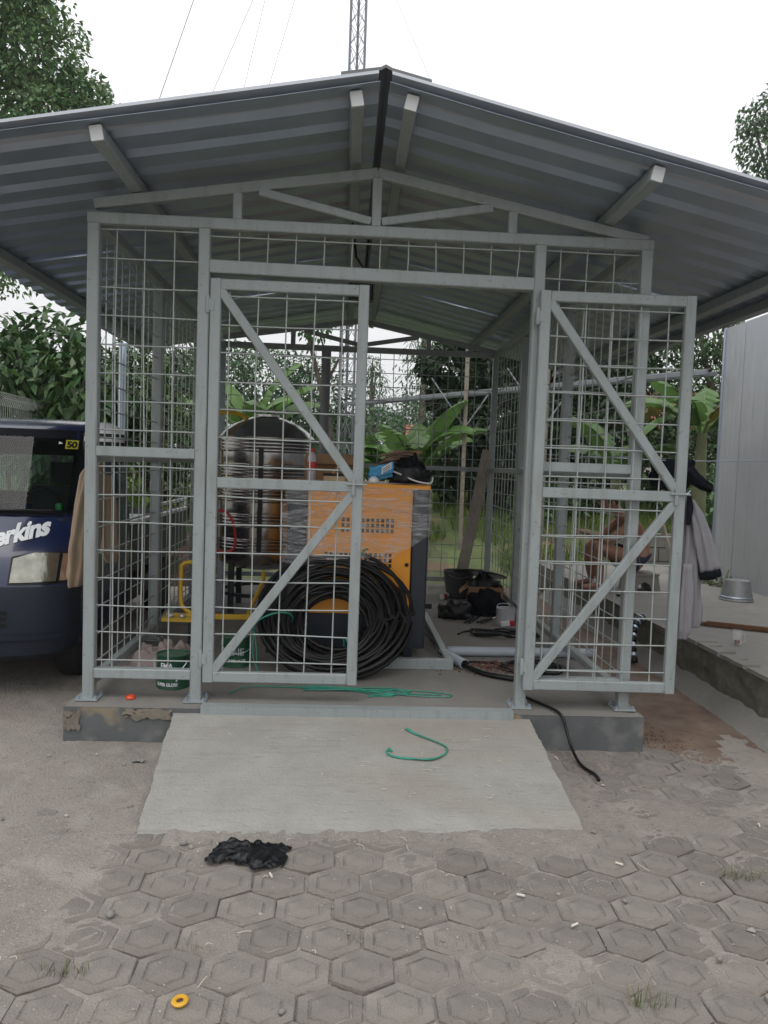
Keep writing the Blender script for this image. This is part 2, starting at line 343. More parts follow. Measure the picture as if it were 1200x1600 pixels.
tanm = mat('tan_filler', (.17, .15, .12), .9, 0, .3, 14, .2, 80)
for (xa, xb, za, zb, sd_) in ((-1.27, -1.02, .135, .192, 1), (-1.585, -1.50, .07, .17, 4)):
    b = MB(); b.grid(lambda u, v: (xa+(xb-xa)*u+.03*nz(v*3, sd_), -.1485, za+(zb-za)*v+.024*nz(u*5, sd_+v*3)+.012*nz(u*17, sd_+v*5)), 16, 5); b.build('filler_patch', tanm, shed)
bolt = MB().lathe([(0, .018), (.005, .018), (.005, .010), (.010, .010), (.010, 0)], 6).data('bolt', M['galv'])
plate = MB().box(-.062, -.062, 0, .062, .062, .009, .003).data('base_plate', M['paint'])
def post(x, y, z1, w=.062):
    b = MB(); b.bar((0, 0, .008), (0, 0, z1-FZ), w, w, (1, 0, 0), .006); p = b.build('post', M['paint'], shed, smooth=True); p.location = (x, y, FZ)
    q = link('base_plate', plate, p)
    for sx in (-1, 1):
        for sy in (-1, 1): link('bolt', bolt, p, (sx*.048, sy*.048, .009))
def beam(name, a, c, w=.06, d=.06, par=shed, side=(0, 0, 1), m='paint'):
    return MB().bar(a, c, w, d, side, .005).build(name, M[m], par, smooth=True)
for x in XS: post(x, 0, BH-.03 if abs(x) > 1 else BH-.031)
for y in YS[1:]:
    for x in (-1.5, 1.5): post(x, y, BH-.032)
post(-.02, YB, BH-.032, .05)
def wires(name, org, ux, uw, z0, z1, par, sp=.1525, off=0, r=.0044, m='wire', oz=.06, v_off=.06):
    """welded mesh in the vertical plane through org along ux (unit), width uw"""
    b = MB(); ux = Vector(ux); nrm = ux.cross(Vector((0, 0, 1))); o = Vector(org)+nrm*off; k = v_off
    while k < uw-.012:
        j = rng.normal(0, .002); b.tube([o+ux*(k+j)+Vector((0, 0, z0-.012)), o+ux*(k+rng.normal(0, .0035))+nrm*rng.normal(0, .003)+Vector((0, 0, z0*.5+z1*.5)), o+ux*(k-j)+Vector((0, 0, z1+.012))], r, 5, False); k += sp
    z = z1-oz
    while z > z0+.012:
        j = rng.normal(0, .0025); b.tube([o+ux*-.012+nrm*.0088+Vector((0, 0, z+j)), o+ux*uw*.5+nrm*(.0088+rng.normal(0, .003))+Vector((0, 0, z+rng.normal(-.001, .003))), o+ux*(uw+.012)+nrm*.0088+Vector((0, 0, z-j))], r, 5, False); z -= sp
    return b.build(name, M[m], par, smooth='all')
h = .031
# front: chord beam, lintel, rails
beam('beam', (-1.531, 0, BH), (1.531, 0, BH)); beam('lintel', (XS[1]+h, 0, 2.575), (XS[2]-h, 0, 2.56), .07)
for (a, c) in ((0, 1), (2, 3)):
    x0, x1 = XS[a]+h, XS[c]-h
    beam('rail', (x0, 0, .345), (x1, 0, .345), .055); beam('rail', (x0, 0, 1.565), (x1, 0, 1.565), .055)
    wires('wire_mesh', (x0, 0, 0), (1, 0, 0), x1-x0, .372, 1.537, shed, off=-.012, oz=.055, v_off=.085); wires('wire_mesh', (x0, 0, 0), (1, 0, 0), x1-x0, 1.593, 2.77, shed, off=-.012, oz=.02, v_off=.085)
wires('wire_mesh', (XS[1]+h, 0, 0), (1, 0, 0), XS[2]-XS[1]-2*h, 2.61, 2.77, shed, off=-.012, oz=.03, v_off=.15)
# sides and back
for sx in (-1, 1):
    x = 1.5*sx; beam('beam', (x, .031, BH), (x, YB-.031, BH))
    for i in range(3):
        y0, y1 = YS[i]+h, YS[i+1]-h
        beam('rail', (x, y0, .29), (x, y1, .29), .05, .05); beam('rail', (x, y0, 1.53), (x, y1, 1.53), .05, .045)
        wires('wire_mesh', (x, y0, 0), (0, 1, 0), y1-y0, .315, 1.505, shed, off=.01*sx); wires('wire_mesh', (x, y0, 0), (0, 1, 0), y1-y0, 1.555, 2.77, shed, off=.01*sx)
beam('beam', (-1.531, YB, BH), (1.531, YB, BH))
for (x0, x1) in ((-1.5+h, -.02-.025), (-.02+.025, 1.5-h)):
    beam('rail', (x0, YB, .29), (x1, YB, .29), .05, .05); beam('rail', (x0, YB, 1.53), (x1, YB, 1.53), .05, .045)
    wires('wire_mesh', (x0, YB, 0), (1, 0, 0), x1-x0, .315, 1.505, shed, off=-.01); wires('wire_mesh', (x0, YB, 0), (1, 0, 0), x1-x0, 1.555, 2.77, shed, off=-.01)
# gable trusses
ML, MR, Z0 = .186, .220, 3.260                     # roof pitch left / right, underside of sheet at ridge
def zr(x): return Z0-(ML*-x if x < 0 else MR*x)
for y in (0, YB):
    for sx in (-1, 1):
        a = (1.50*sx, y+.001, zr(1.5*sx)-.105); c = (0, y+.001*sx, zr(0)-.148)
        beam('rafter', a, (0.0, y+.001, c[2]), .055, .05)
        xx = .745*sx; beam('truss_post', (xx, y, BH+.03), (xx, y, zr(xx)-.155), .05, .05, side=(1, 0, 0))
        beam('truss_brace', (.03*sx, y, BH+.055), (.63*sx, y, zr(.63*sx)-.160), .045, .045)
    beam('truss_post', (0, y, BH+.03), (0, y, zr(0)-.178), .052, .052, side=(1, 0, 0))
# purlins
YF, YE = -.70, 5.05
capm = mat('purlin_cap', (.50, .51, .52), .5)
for sx in (-1, 1):
    for xx, w in ((.125, .06), (1.285, .06), (2.35, .06))+(((2.56, .05),) if sx > 0 else ()):
        x = xx*sx; sl = ML if sx < 0 else MR; t = Vector((sx, 0, -sl)).normalized(); z = zr(x)-.040
        p = beam('purlin', (x, YF+.05, z), (x, YE-.1, z), w, .072, side=t)
        if xx < 2: MB().bar((x, YF+.038, z), (x, YF+.0485, z), w*.93, .068, t, .003).build('end_cap', capm, p)
M['trim'] = mat('trim_zinc', (.46, .48, .52), .42, .6, .05, 3)
# roof sheets: ribs run down the slope, each sheet its own piece
def sheet(sx, y0, y1, lift):
    b = MB(); sl = ML if sx < 0 else MR; pts = []; pitch = .235
    y = y0
    while y < y1-1e-4:
        for dy, dz in ((0, 0), (.115, 0), (.145, .03), (.158, .03), (.212, 0)): pts.append((min(y+dy, y1), dz))
        y += pitch
    pts.append((y1, 0)); th = .0012
    xs = [.022, .5, 1.0, 1.5, 2.0, 2.57 if sx < 0 else 2.70]
    for side in (0, 1):
        b.grid(lambda u, v: (0, 0, 0), 1, 1) if False else None
    n = len(pts); vs = []; 
    for k, x in enumerate(xs):
        w = .004*sin(x*3+y0*5)
        for (yy, dz) in pts: vs.append((x*sx, yy, Z0-sl*x+dz+lift+w))
    for k, x in enumerate(xs):
        w = .004*sin(x*3+y0*5)
        for (yy, dz) in pts: vs.append((x*sx, yy, Z0-sl*x+dz+lift+w+th))
    m = len(xs); fs = []
    for o in (0, n*m):
        fs += [(o+k*n+i, o+k*n+i+1, o+(k+1)*n+i+1, o+(k+1)*n+i) for k in range(m-1) for i in range(n-1)]
    for i in range(n-1): fs += [(i, i+1, n*m+i+1, n*m+i), ((m-1)*n+i, (m-1)*n+i+1, n*m+(m-1)*n+i+1, n*m+(m-1)*n+i)]
    for k in range(m-1):
        for i in (0, n-1): fs.append((k*n+i, (k+1)*n+i, n*m+(k+1)*n+i, n*m+k*n+i))
    b.add(vs, fs); return b.build('roof_sheet', M['galv'], shed)
roof_y = []; y = YF
while y < YE-.2:
    y1 = min(y+.94, YE); roof_y.append((y, y1)); y = y1
for sx in (-1, 1):
    for k, (a, c) in enumerate(roof_y): sheet(sx, a, c+(.015 if c < YE else 0), .003+.0014*(k % 2))
# ridge capping, two folded lengths
capd = mat('ridge_cap_metal', (.16, .16, .165), .5, .5, .1, 4)
for sx in (-1, 1):
    b = MB(); sl = ML if sx < 0 else MR; n = 12
    for (oz, nm) in ((0, 0), (.002, 1)): b.grid(lambda u, v: (sx*(.03+(2.5 if sx < 0 else 2.63)*u), YF-.012+.125*v, Z0-sl*(.03+(2.5 if sx < 0 else 2.63)*u)+.034-.037*v+oz), n, 1)
    b.grid(lambda u, v: (sx*(.03+(2.5 if sx < 0 else 2.63)*u), YF-.012, Z0-sl*(.03+(2.5 if sx < 0 else 2.63)*u)+.034+.014*v), n, 1); b.build('verge_trim', M['trim'], shed)
for (a, c, l) in ((YF-.002, 2.2, 0), (2.16, YE+.03, .004)):
    b = MB(); prof = [(-.20, zr(-.20)+.052), (-.20, zr(-.20)+.068), (-.02, Z0+.062), (0, Z0+.074), (.03, Z0+.060), (.21, zr(.21)+.066), (.21, zr(.21)+.050), (.03, Z0+.046), (0, Z0+.060), (-.02, Z0+.048)]
    b.prism(prof, lambda x, z: (x, a, z+l), lambda x, z: (x, c, z+l)); b.build('ridge_cap', capd, shed)
# gates
gx0, gz0, gz1, gw = 0, .31, 2.51, .854
latchm = M['paint']
def gate(label, loc, rz):
    g = thing('gate', label, 'x', loc, rz); del g['category']; g.parent = shed; t = .058; d = .04
    beam('stile', (t/2, 0, gz0), (t/2, 0, gz1), t, d, g, (1, 0, 0)); beam('stile', (gw-t/2, 0, gz0), (gw-t/2, 0, gz1), t, d, g, (1, 0, 0))
    for z in (gz0+t/2, 1.415, gz1-t/2): beam('crossbar', (t, 0, z), (gw-t, 0, z), t, d-.002, g)
    beam('brace', (t-.012, 0, gz1-t+.010), (gw-t+.014, 0, 1.415+t/2-.008), .05, d-.006, g); beam('brace', (gw-t+.014, 0, 1.415-t/2+.008), (t-.012, 0, gz0+t-.010), .05, d-.006, g)
    wires('wire_mesh', (t, 0, 0), (1, 0, 0), gw-2*t, gz0+t, 1.415-t/2, g, off=-.012, oz=.05, v_off=.045); wires('wire_mesh', (t, 0, 0), (1, 0, 0), gw-2*t, 1.415+t/2, gz1-t, g, off=-.012, oz=.03, v_off=.045)
    for z in (.44, 2.37):
        hb = MB(); hb.lathe([(.011, -.045), (.012, -.040), (.012, .040), (.011, .045)], 10, (-.012, -.016, z)); hb.box(-.012, -.0235, z-.03, .022, -.0205, z+.03); hb.build('hinge', M['paint'], g, smooth=True)
    lb = MB(); lb.bar((gw-t+.004, -.026, 1.37), (gw-t+.004, -.026, 1.46), .022, .012, (1, 0, 0), .003); lb.tube([(gw-t-.03, -.03, 1.43), (gw+.02, -.03, 1.43)], .006, 8); lb.build('latch', M['paint'], g)
    return g
gate('closed mesh gate leaf with diagonal braces', (-.878, -.015, 0), 0)
g2 = gate('mesh gate leaf swung fully open past the corner post', (.905, -.062, .008), R(-1.5))
# door threshold angle
b = MB(); b.box(-.862, -.156, .158, .842, -.141, .212, .002); b.box(-.862, -.141, .2085, .842, -.085, .2125, .001); b.build('threshold', M['paint'], shed)
b = MB(); b.tube([(-.375, 4.2, FZ), (-.375, 4.2, 2.78)], .052, 16); b.build('vent_pipe', mat('pipe_grey', (.22, .23, .24), .4), shed, smooth=True)
b = MB(); b.tube([(-.13, .9, 3.13), (-.10, .88, 2.9), (-.04, .9, 2.82), (-.10, .95, 2.75)], .008, 6); b.tube([(-.02, .9, 3.1), (-.03, .9, 2.84)], .006, 6); b.box(-.14, .86, 2.62, .02, .95, 2.76, .01); b.build('lamp_wiring', M['black'], shed)
# ---------------------------------------------------------------- pickup truck beside the shed
TX, TY = -2.66, .45
truck = thing('pickup_truck', 'dark blue flat-nosed truck with white lettering on its hood, parked left of the shed', 'truck', (TX, TY, 0))
prof = [(.25, .08, .74), (.29, .03, .79), (.42, .0, .815), (.62, .0, .825), (.72, .012, .83), (.90, .085, .83), (1.04, .19, .828), (1.125, .30, .822), (1.15, .335, .82), (1.40, .50, .79), (1.64, .66, .762), (1.71, .74, .745), (1.755, .86, .72), (1.785, 1.02, .67), (1.80, 1.2, .56)]
def pint(z):
    for k in range(len(prof)-1):
        a, c = prof[k], prof[k+1]
        if z <= c[0] or k == len(prof)-2:
            t = min(1, max(0, (z-a[0])/(c[0]-a[0]))); return a[1]+(c[1]-a[1])*t, a[2]+(c[2]-a[2])*t
def TF(t, z, off=0.0):
    """front skin of the cab at across-fraction t, height z"""
    def q(t, z): yf, hw = pint(z); return Vector((hw*t, yf+.04*t*t+.16*abs(t)**7, z))
    p = q(t, z)
    if off:
        e = 1e-3; a = q(t+e, z)-q(t-e, z); c = q(t, z+e)-q(t, z-e); n = a.cross(c).normalized()
        if n.y > 0: n = -n
        p = p+n*off
    return p
b = MB(); YR = 1.5; ts = [1, .97, .93, .87, .78, .6, .35, 0, -.35, -.6, -.78, -.87, -.93, -.97, -1]; rings = []
for (z, yf, hw) in prof:
    ring = [TF(t, z) for t in ts]; ye = min(YR, YR-.0*z)
    ring += [Vector((-hw, yf+.2+(ye-yf-.2)*s, z)) for s in (.15, .5, 1)]+[Vector((hw, yf+.2+(ye-yf-.2)*s, z)) for s in (1, .5, .15)]
    rings.append(ring)
n = len(rings[0]); vs = [p for q in rings for p in q]
fs = [(j*n+i, j*n+(i+1) % n, (j+1)*n+(i+1) % n, (j+1)*n+i) for j in range(len(rings)-1) for i in range(n)]
def hole(f): j, i = f[0]//n, f[0] % n; return j in (8, 9) and (2 <= i <= 11 or i == 17)
fs = [f for f in fs if not hole(f)]
b.add(vs, fs+[tuple(range(n)), tuple(range((len(rings)-1)*n, len(rings)*n))])
b.mi = [1 if (f[0]//n < 4 and (f[0] % n < 16 or f[0] % n == n-1)) else 0 for f in fs]+[1, 0]
b.build('cab', [M['navy'], M['bumper']], truck, smooth=True)
def patch(name, m, t0, t1, zlo, zhi, off, nu=14, nv=6, par=truck, rim=0):
    b = MB()
    def P(u, v): t = t0+(t1-t0)*u; a = zlo(u) if callable(zlo) else zlo; c = zhi(u) if callable(zhi) else zhi; return TF(t, a+(c-a)*v, off)
    b.grid(P, nu, nv)
    if rim:
        def Q(u, v): t = t0+(t1-t0)*u; a = zlo(u) if callable(zlo) else zlo; c = zhi(u) if callable(zhi) else zhi; return TF(t, a+(c-a)*v, off-rim)
        for (f0) in (lambda s: (s, 0), lambda s: (s, 1), lambda s: (0, s), lambda s: (1, s)):
            for i in range(nu):
                a, c = f0(i/nu), f0((i+1)/nu); b.add([P(*a), P(*c), Q(*c), Q(*a)], [(0, 1, 2, 3)])
    return b.build(name, m, par, smooth=True)
for (a0, a1, z0_, z1_) in ((-.95, .95, 1.132, 1.172), (-.95, .95, 1.632, 1.705), (-.95, -.868, 1.172, 1.632), (.868, .95, 1.172, 1.632)): patch('window_seal', M['blackcloth'], a0, a1, z0_, z1_, .004)
cgl = bpy.data.materials.new('car_glass'); cgl.use_nodes = True; n_ = cgl.node_tree.nodes; l_ = cgl.node_tree.links; n_.clear()
tr_ = n_.new('ShaderNodeBsdfTransparent'); tr_.inputs[0].default_value = (.62, .70, .68, 1); gl_ = n_.new('ShaderNodeBsdfGlossy'); gl_.inputs['Roughness'].default_value = .02; fr_ = n_.new('ShaderNodeFresnel'); fr_.inputs[0].default_value = 1.33; mx_ = n_.new('ShaderNodeMixShader'); ou_ = n_.new('ShaderNodeOutputMaterial')
l_.new(fr_.outputs[0], mx_.inputs[0]); l_.new(tr_.outputs[0], mx_.inputs[1]); l_.new(gl_.outputs[0], mx_.inputs[2]); l_.new(mx_.outputs[0], ou_.inputs[0])
itm = mat('cab_interior', (.022, .023, .025), .8)
for (x0, x1, z0_, z1_) in ((-.80, .80, 1.14, 1.24), (-.80, .80, 1.53, 1.66), (-.78, -.60, 1.24, 1.53), (.60, .78, 1.24, 1.53)): MB().box(x0, 1.47, z0_, x1, 1.498, z1_).build('rear_wall', itm, truck)
MB().box(-.60, 1.48, 1.24, .60, 1.485, 1.53).build('rear_window', cgl, truck)
MB().box(-.74, .36, .98, .74, .66, 1.12, .03).build('dashboard', itm, truck)
for x in (-.42, .42):
    MB().box(x-.24, 1.18, .75, x+.24, 1.36, 1.30, .04).build('seat_back', itm, truck); MB().box(x-.12, 1.22, 1.32, x+.12, 1.32, 1.48, .03).build('headrest', itm, truck)
o = MB().lathe([(.17+.012*cos(t), .012*sin(t)) for t in [2*pi*i/8 for i in range(9)]], 24, cap=False).build('steering_wheel', M['black'], truck, smooth=True); o.location = (.38, .80, 1.13); o.rotation_euler = (R(60), 0, 0)
tag(link('drink_can', MB().lathe([(.02, 0), (.024, .01), (.024, .08), (.02, .09)], 12).data('drink_can', mat('can_lime', (.05, .35, .10), .4), True), None, (TX+.64, TY+.50, 1.122)), 'small green can standing on the truck dashboard', 'can')
glass = patch('windscreen', cgl, -.90, .90, 1.165, 1.645, .009, 20, 8)
for s in (-1, 1):      # side windows
    b = MB(); b.add([(s*.826, .56, 1.17), (s*.826, 1.30, 1.17), (s*.770, 1.30, 1.62), (s*.775, .86, 1.62)], [(0, 1, 2, 3)]); b.build('side_window', M['glass'], truck)
    b = MB(); b.tube([(s*.83, .62, 1.25), (s*.90, .58, 1.30), (s*.93, .56, 1.36)], .012, 6); b.box(s*.95-.05, .535, 1.30, s*.95+.05, .575, 1.50, .015); b.build('wing_mirror', M['bumper'], truck, smooth=True)
lens = mat('headlight_lens', (.22, .215, .18), .14, .8, .35, 9, .55, 14, coat=1); amber = mat('amber_lens', (.32, .20, .13), .15, .2, .2, 14, coat=1)
for s in (-1, 1):
    patch('lamp_seal', M['black'], s*.605, s*.999, .732, lambda u: .897+.033*min(1, u*2.2)-.010*u, .006, 16, 5); hl = patch('headlight', lens, s*.62, s*.915, lambda u: .742+.006*u, lambda u: .885+.035*min(1, u*2.2)-.006*u, .014, 14, 6, truck, .02)
    patch('lamp_divider', M['black'], s*.905, s*.922, .744, .915, .0155, 3, 4, hl); patch('indicator', amber, s*.918, s*.995, .750, lambda u: .912-.015*u, .013, 8, 5, hl, .02)
    for q in (): 
        c = TF(s*q, .82, .0135); b = MB(); b.lathe([(.046, 0), (.044, .004), (.040, .004), (.038, .0)], 20, (0, 0, 0), cap=False); o = b.build('reflector_ring', lens, hl, smooth=True)
        o.location = c; o.rotation_euler = (R(68), 0, R(12*s))
patch('grille', M['black'], -.5, .5, .69, .735, .006); patch('bumper_crease', M['bumper'], -.97, .97, .395, .425, .012, 24, 2, truck, .012)
for z in (.475, .515, .555): patch('intake_slot', M['black'], -.62, .62, z, z+.022, .005, 20, 1)
b = MB(); b.tube([TF(t, 1.158, .02) for t in (-.1, .2, .5, .78)], .010, 6); b.build('wiper', M['black'], truck)
# lettering: Perkins, running uphill on the hood
ang = R(15)
def on_hood(x, y): X = .495+x*cos(ang)-y*sin(ang)*.55; Z = .985+(x*sin(ang)+y*cos(ang)); return TF(X/.829, Z, .0035)
text_obj('Perkins', .155, M['letters'], on_hood, truck, bold=.0065, sx=.84, subdiv=2)
stick = mat('yellow_sticker', (.62, .58, .06), .5)
patch('price_sticker', stick, .795, .885, 1.572, 1.632, .0115, 6, 3)
text_obj('50', .062, M['black'], lambda x, y: TF(.84+x/.77, 1.580+y*.95, .0135), truck, bold=.003, sx=.95, subdiv=1)
b = MB(); b.add([TF(.742, 1.60, .0125), TF(.775, 1.607, .0125), TF(.742, 1.62, .0125)], [(0, 1, 2)]); b.build('arrow_sticker', M['letters'], truck)
# chassis, load bed, wheels
b = MB(); b.box(-.75, .55, .32, .75, 3.7, .48, .01); b.build('chassis', M['black'], truck)
b = MB(); b.box(-.82, 1.58, .60, .82, 3.72, .66, .01); bedm = mat('bed_paint', (.05, .055, .07), .5, 0, .2, 5)
bed = b.build('load_bed', bedm, truck)
for s in (-1, 1):
    b = MB(); b.box(s*.815-.014, 1.58, .66, s*.815+.014, 3.72, .985, .004); b.build('side_gate', bedm, truck)
    b = MB(); b.bar((s*.815, 1.58, 1.005), (s*.815, 3.72, 1.005), .04, .034, (1, 0, 0)); b.build('side_rail', M['white'], truck)
    b = MB(); b.bar((s*.815, 2.35, 1.105), (s*.815, 3.72, 1.105), .03, .03, (1, 0, 0))
    for y in (2.4, 3.0, 3.68): b.bar((s*.815, y, 1.022), (s*.815, y, 1.09), .02, .02)
    b.build('upper_rail', M['white'], truck)
b = MB(); b.box(-.82, 3.70, .66, .82, 3.73, .985, .004); b.build('tail_gate', bedm, truck)
for s in (-1, 1):
    for y in (.74, 3.0):
        b = MB(); b.lathe([(.16, -.085), (.262, -.08), (.28, -.055), (.28, .055), (.262, .08), (.16, .085)], 28); w = b.build('wheel', M['tyre'], truck, smooth=True); w.location = (s*.69, y, .275); w.rotation_euler = (0, pi/2, 0)
        b = MB(); b.lathe([(0, .05), (.06, .06), (.10, .03), (.155, .06), (.16, .075)], 20, cap=False); b.lathe([(0, -.05), (.06, -.06), (.10, -.03), (.155, -.06), (.16, -.075)], 20, cap=False); b.build('rim', M['galv'], w, smooth=True)
b = MB(); b.box(-.70, 0, 0, .66, .62, .36, .02); tk = tag(b.build('tool_chest', mat('silver_box', (.45, .46, .48), .5, .3, .1, 5), None), 'silver metal chest on the load bed of the blue truck', 'chest'); tk.location = (TX+.1, TY+1.75, .661)

# ---------------------------------------------------------------- planting
def leaf_mesh(name, clumps, ll, lw, m, parent=None, droop=.4, seed=1, hue=(1, 1, 1), spread=.85):
    g = np.random.default_rng(seed); V = []; Fc = []; Cc = []; base = 0
    for (cx, cy, cz, rx, rz, n) in clumps:
        d = g.normal(size=(n, 3)); d /= np.linalg.norm(d, axis=1)[:, None]; rad = g.uniform(.25, 1, n)**.45
        lump = 1+.22*np.sin(d[:, 0]*5+cx)*np.sin(d[:, 2]*6+cz)
        p = np.stack([cx+d[:, 0]*rad*rx*lump, cy+d[:, 1]*rad*rx*lump, cz+d[:, 2]*rad*rz*lump], 1)
        ax = d*.6+g.normal(size=(n, 3))*spread*.6; ax[:, 2] -= droop; ax /= np.linalg.norm(ax, axis=1)[:, None]
        sd = np.cross(ax, g.normal(size=(n, 3))*.5+np.array([0, 0, 1.0])); sd /= np.linalg.norm(sd, axis=1)[:, None]+1e-6
        up = np.cross(sd, ax); L = ll*g.uniform(.6, 1.25, n)[:, None]; w = lw*g.uniform(.7, 1.2, n)[:, None]
        q = np.stack([p, p+ax*L*.45+sd*w*.5+up*w*.12, p+ax*L-up*L*.10, p+ax*L*.45-sd*w*.5+up*w*.12, p+ax*L*.5-up*w*.03], 1)
        V.append(q.reshape(-1, 3)); idx = base+np.arange(n)[:, None]*5
        Fc.append(np.concatenate([idx+np.array([0, 1, 4]), idx+np.array([1, 2, 4]), idx+np.array([2, 3, 4]), idx+np.array([3, 0, 4])], 0)); base += n*5
        c = g.uniform(.55, 1.35, n)[:, None]*np.array(hue)*np.stack([g.uniform(.7, 1.2, n), np.ones(n), g.uniform(.7, 1.2, n)], 1)
        Cc.append(np.repeat(c, 5, axis=0))
    V = np.concatenate(V); Fc = np.concatenate(Fc); Cc = np.concatenate(Cc)
    me = bpy.data.meshes.new(name); me.vertices.add(len(V)); me.vertices.foreach_set('co', V.astype('f').ravel())
    me.loops.add(len(Fc)*3); me.loops.foreach_set('vertex_index', Fc.astype('i').ravel()); me.polygons.add(len(Fc)); me.polygons.foreach_set('loop_start', np.arange(0, len(Fc)*3, 3, dtype='i'))
    a = me.attributes.new('v', 'FLOAT_COLOR', 'POINT'); a.data.foreach_set('color', np.concatenate([Cc, np.ones((len(Cc), 1))], 1).astype('f').ravel())
    me.materials.append(m); me.update(); me.validate(); return link(name, me, parent)
def tree(label, base, clumps, ll, lw, m, tr=.14, cat='tree', name='broadleaf_tree', seed=1, droop=.4, hue=(1, 1, 1), group=None, bend=.3):
    t = thing(name, label, cat, (0, 0, 0), 0, group); bx, by, bz = base; b = MB(); g = random.Random(seed)
    top = max(clumps, key=lambda c: c[2]); mid = Vector((bx+(top[0]-bx)*.4, by+(top[1]-by)*.4, bz+(top[2]-bz)*.55))
    b.tube([(bx, by, bz-.1), (bx*.7+mid.x*.3+g.uniform(-.1, .1), by, bz+(mid.z-bz)*.5), mid, (top[0], top[1], top[2])], [tr, tr*.85, tr*.65, tr*.15], 8)
    for c in clumps:
        s = Vector((bx, by, bz)).lerp(mid, g.uniform(.6, 1)); e = Vector(c[:3]); k = s.lerp(e, .5)+Vector((g.uniform(-bend, bend), 0, g.uniform(0, bend))); b.tube([s, k, e, e+Vector((g.uniform(-.3, .3)*c[3], 0, c[4]*.6))], [tr*.45, tr*.3, tr*.15, tr*.05], 5)
    t.location = (bx, by, bz); o = b.build('trunk', M['bark'], t, smooth=True); o.location = (-bx, -by, -bz)
    o = leaf_mesh('crown', clumps, ll, lw, m, t, droop, seed, hue); o.location = (-bx, -by, -bz); return t
tree('tall leafy tree rising above the left side of the shed roof', (-8.4, 9.8, .3), [(-6.3, 8.8, 8.5, 1.35, 1.25, 6500), (-5.2, 8.6, 7.8, .75, .75, 2600), (-4.8, 8.7, 6.75, .95, .65, 3600), (-4.0, 8.6, 6.45, .55, .42, 1600), (-6.3, 8.8, 6.5, 1.3, .9, 4500), (-5.5, 8.5, 8.8, .6, .6, 1600), (-4.5, 8.6, 7.25, .4, .35, 800), (-6.3, 9.0, 4.9, 1.2, .8, 2000)], .11, .06, M['leaf'], .22, seed=3, hue=(1.8, 1.45, 1.8))
tree('sparse tree with hanging twigs above the right edge of the shed roof', (10.6, 14.2, .9), [(9.6, 14, 9.5, .75, .7, 900), (10.4, 14, 10.4, 1.0, .8, 1200), (9.5, 14, 8.6, .5, .4, 420), (9.0, 14, 8.5, .35, .2, 220), (10.5, 14, 8.4, .9, .9, 1000), (9.2, 14, 10.0, .4, .35, 260)], .14, .07, M['leaf'], .18, seed=4, droop=.7, hue=(1.2, 1, 1.5))
def shrub(label, base, clumps, ll, lw, m, seed, droop=.5, hue=(1, 1, 1), name='shrub', cat='shrub', group=None):
    t = thing(name, label, cat, base, 0, group); b = MB(); g = random.Random(seed)
    for c in clumps: b.tube([(g.uniform(-.1, .1), g.uniform(-.1, .1), -.05), (c[0]*.5-base[0]*.5, (c[1]-base[1])*.5, (c[2]-base[2])*.55), (c[0]-base[0], c[1]-base[1], c[2]-base[2]+c[4]*.4)], [.035, .025, .008], 5)
    b.build('stem', M['bark'], t, smooth=True); o = leaf_mesh('foliage', clumps, ll, lw, m, t, droop, seed, hue); o.location = -Vector(base); return t
shrub('big dark coffee-like bush with drooping leaves behind the blue truck', (-4.6, 6.6, .05), [(-4.9, 6.3, 2.6, .8, .75, 1000), (-4.3, 6.9, 2.95, .62, .6, 800), (-3.6, 6.3, 2.4, .62, .75, 900), (-5.3, 6.3, 1.9, .9, .7, 900), (-3.75, 6.3, 1.6, .7, .7, 900), (-5.5, 6.5, 2.3, .9, .9, 700), (-4.2, 7.2, 2.2, .8, .9, 900)], .21, .08, M['leafglossy'], 11, .8)
shrub('tangled bush behind the left mesh wall of the shed', (-2.9, 7.0, .1), [(-3.05, 6.9, 2.5, .5, .6, 700), (-2.7, 6.9, 1.8, .55, .6, 700), (-3.1, 6.8, 1.2, .6, .6, 600), (-2.4, 7.2, 1.1, .55, .55, 500)], .15, .07, M['leafglossy'], 12, .5, (1.1, 1, .8))
shrub('low lime green bush beyond the truck bed', (-3.2, 5.8, .02), [(-3.2, 5.7, 1.3, .35, .5, 150), (-2.9, 5.8, .8, .35, .4, 140)], .16, .09, M['banana'], 13, .3, (1.3, 1.1, .6))
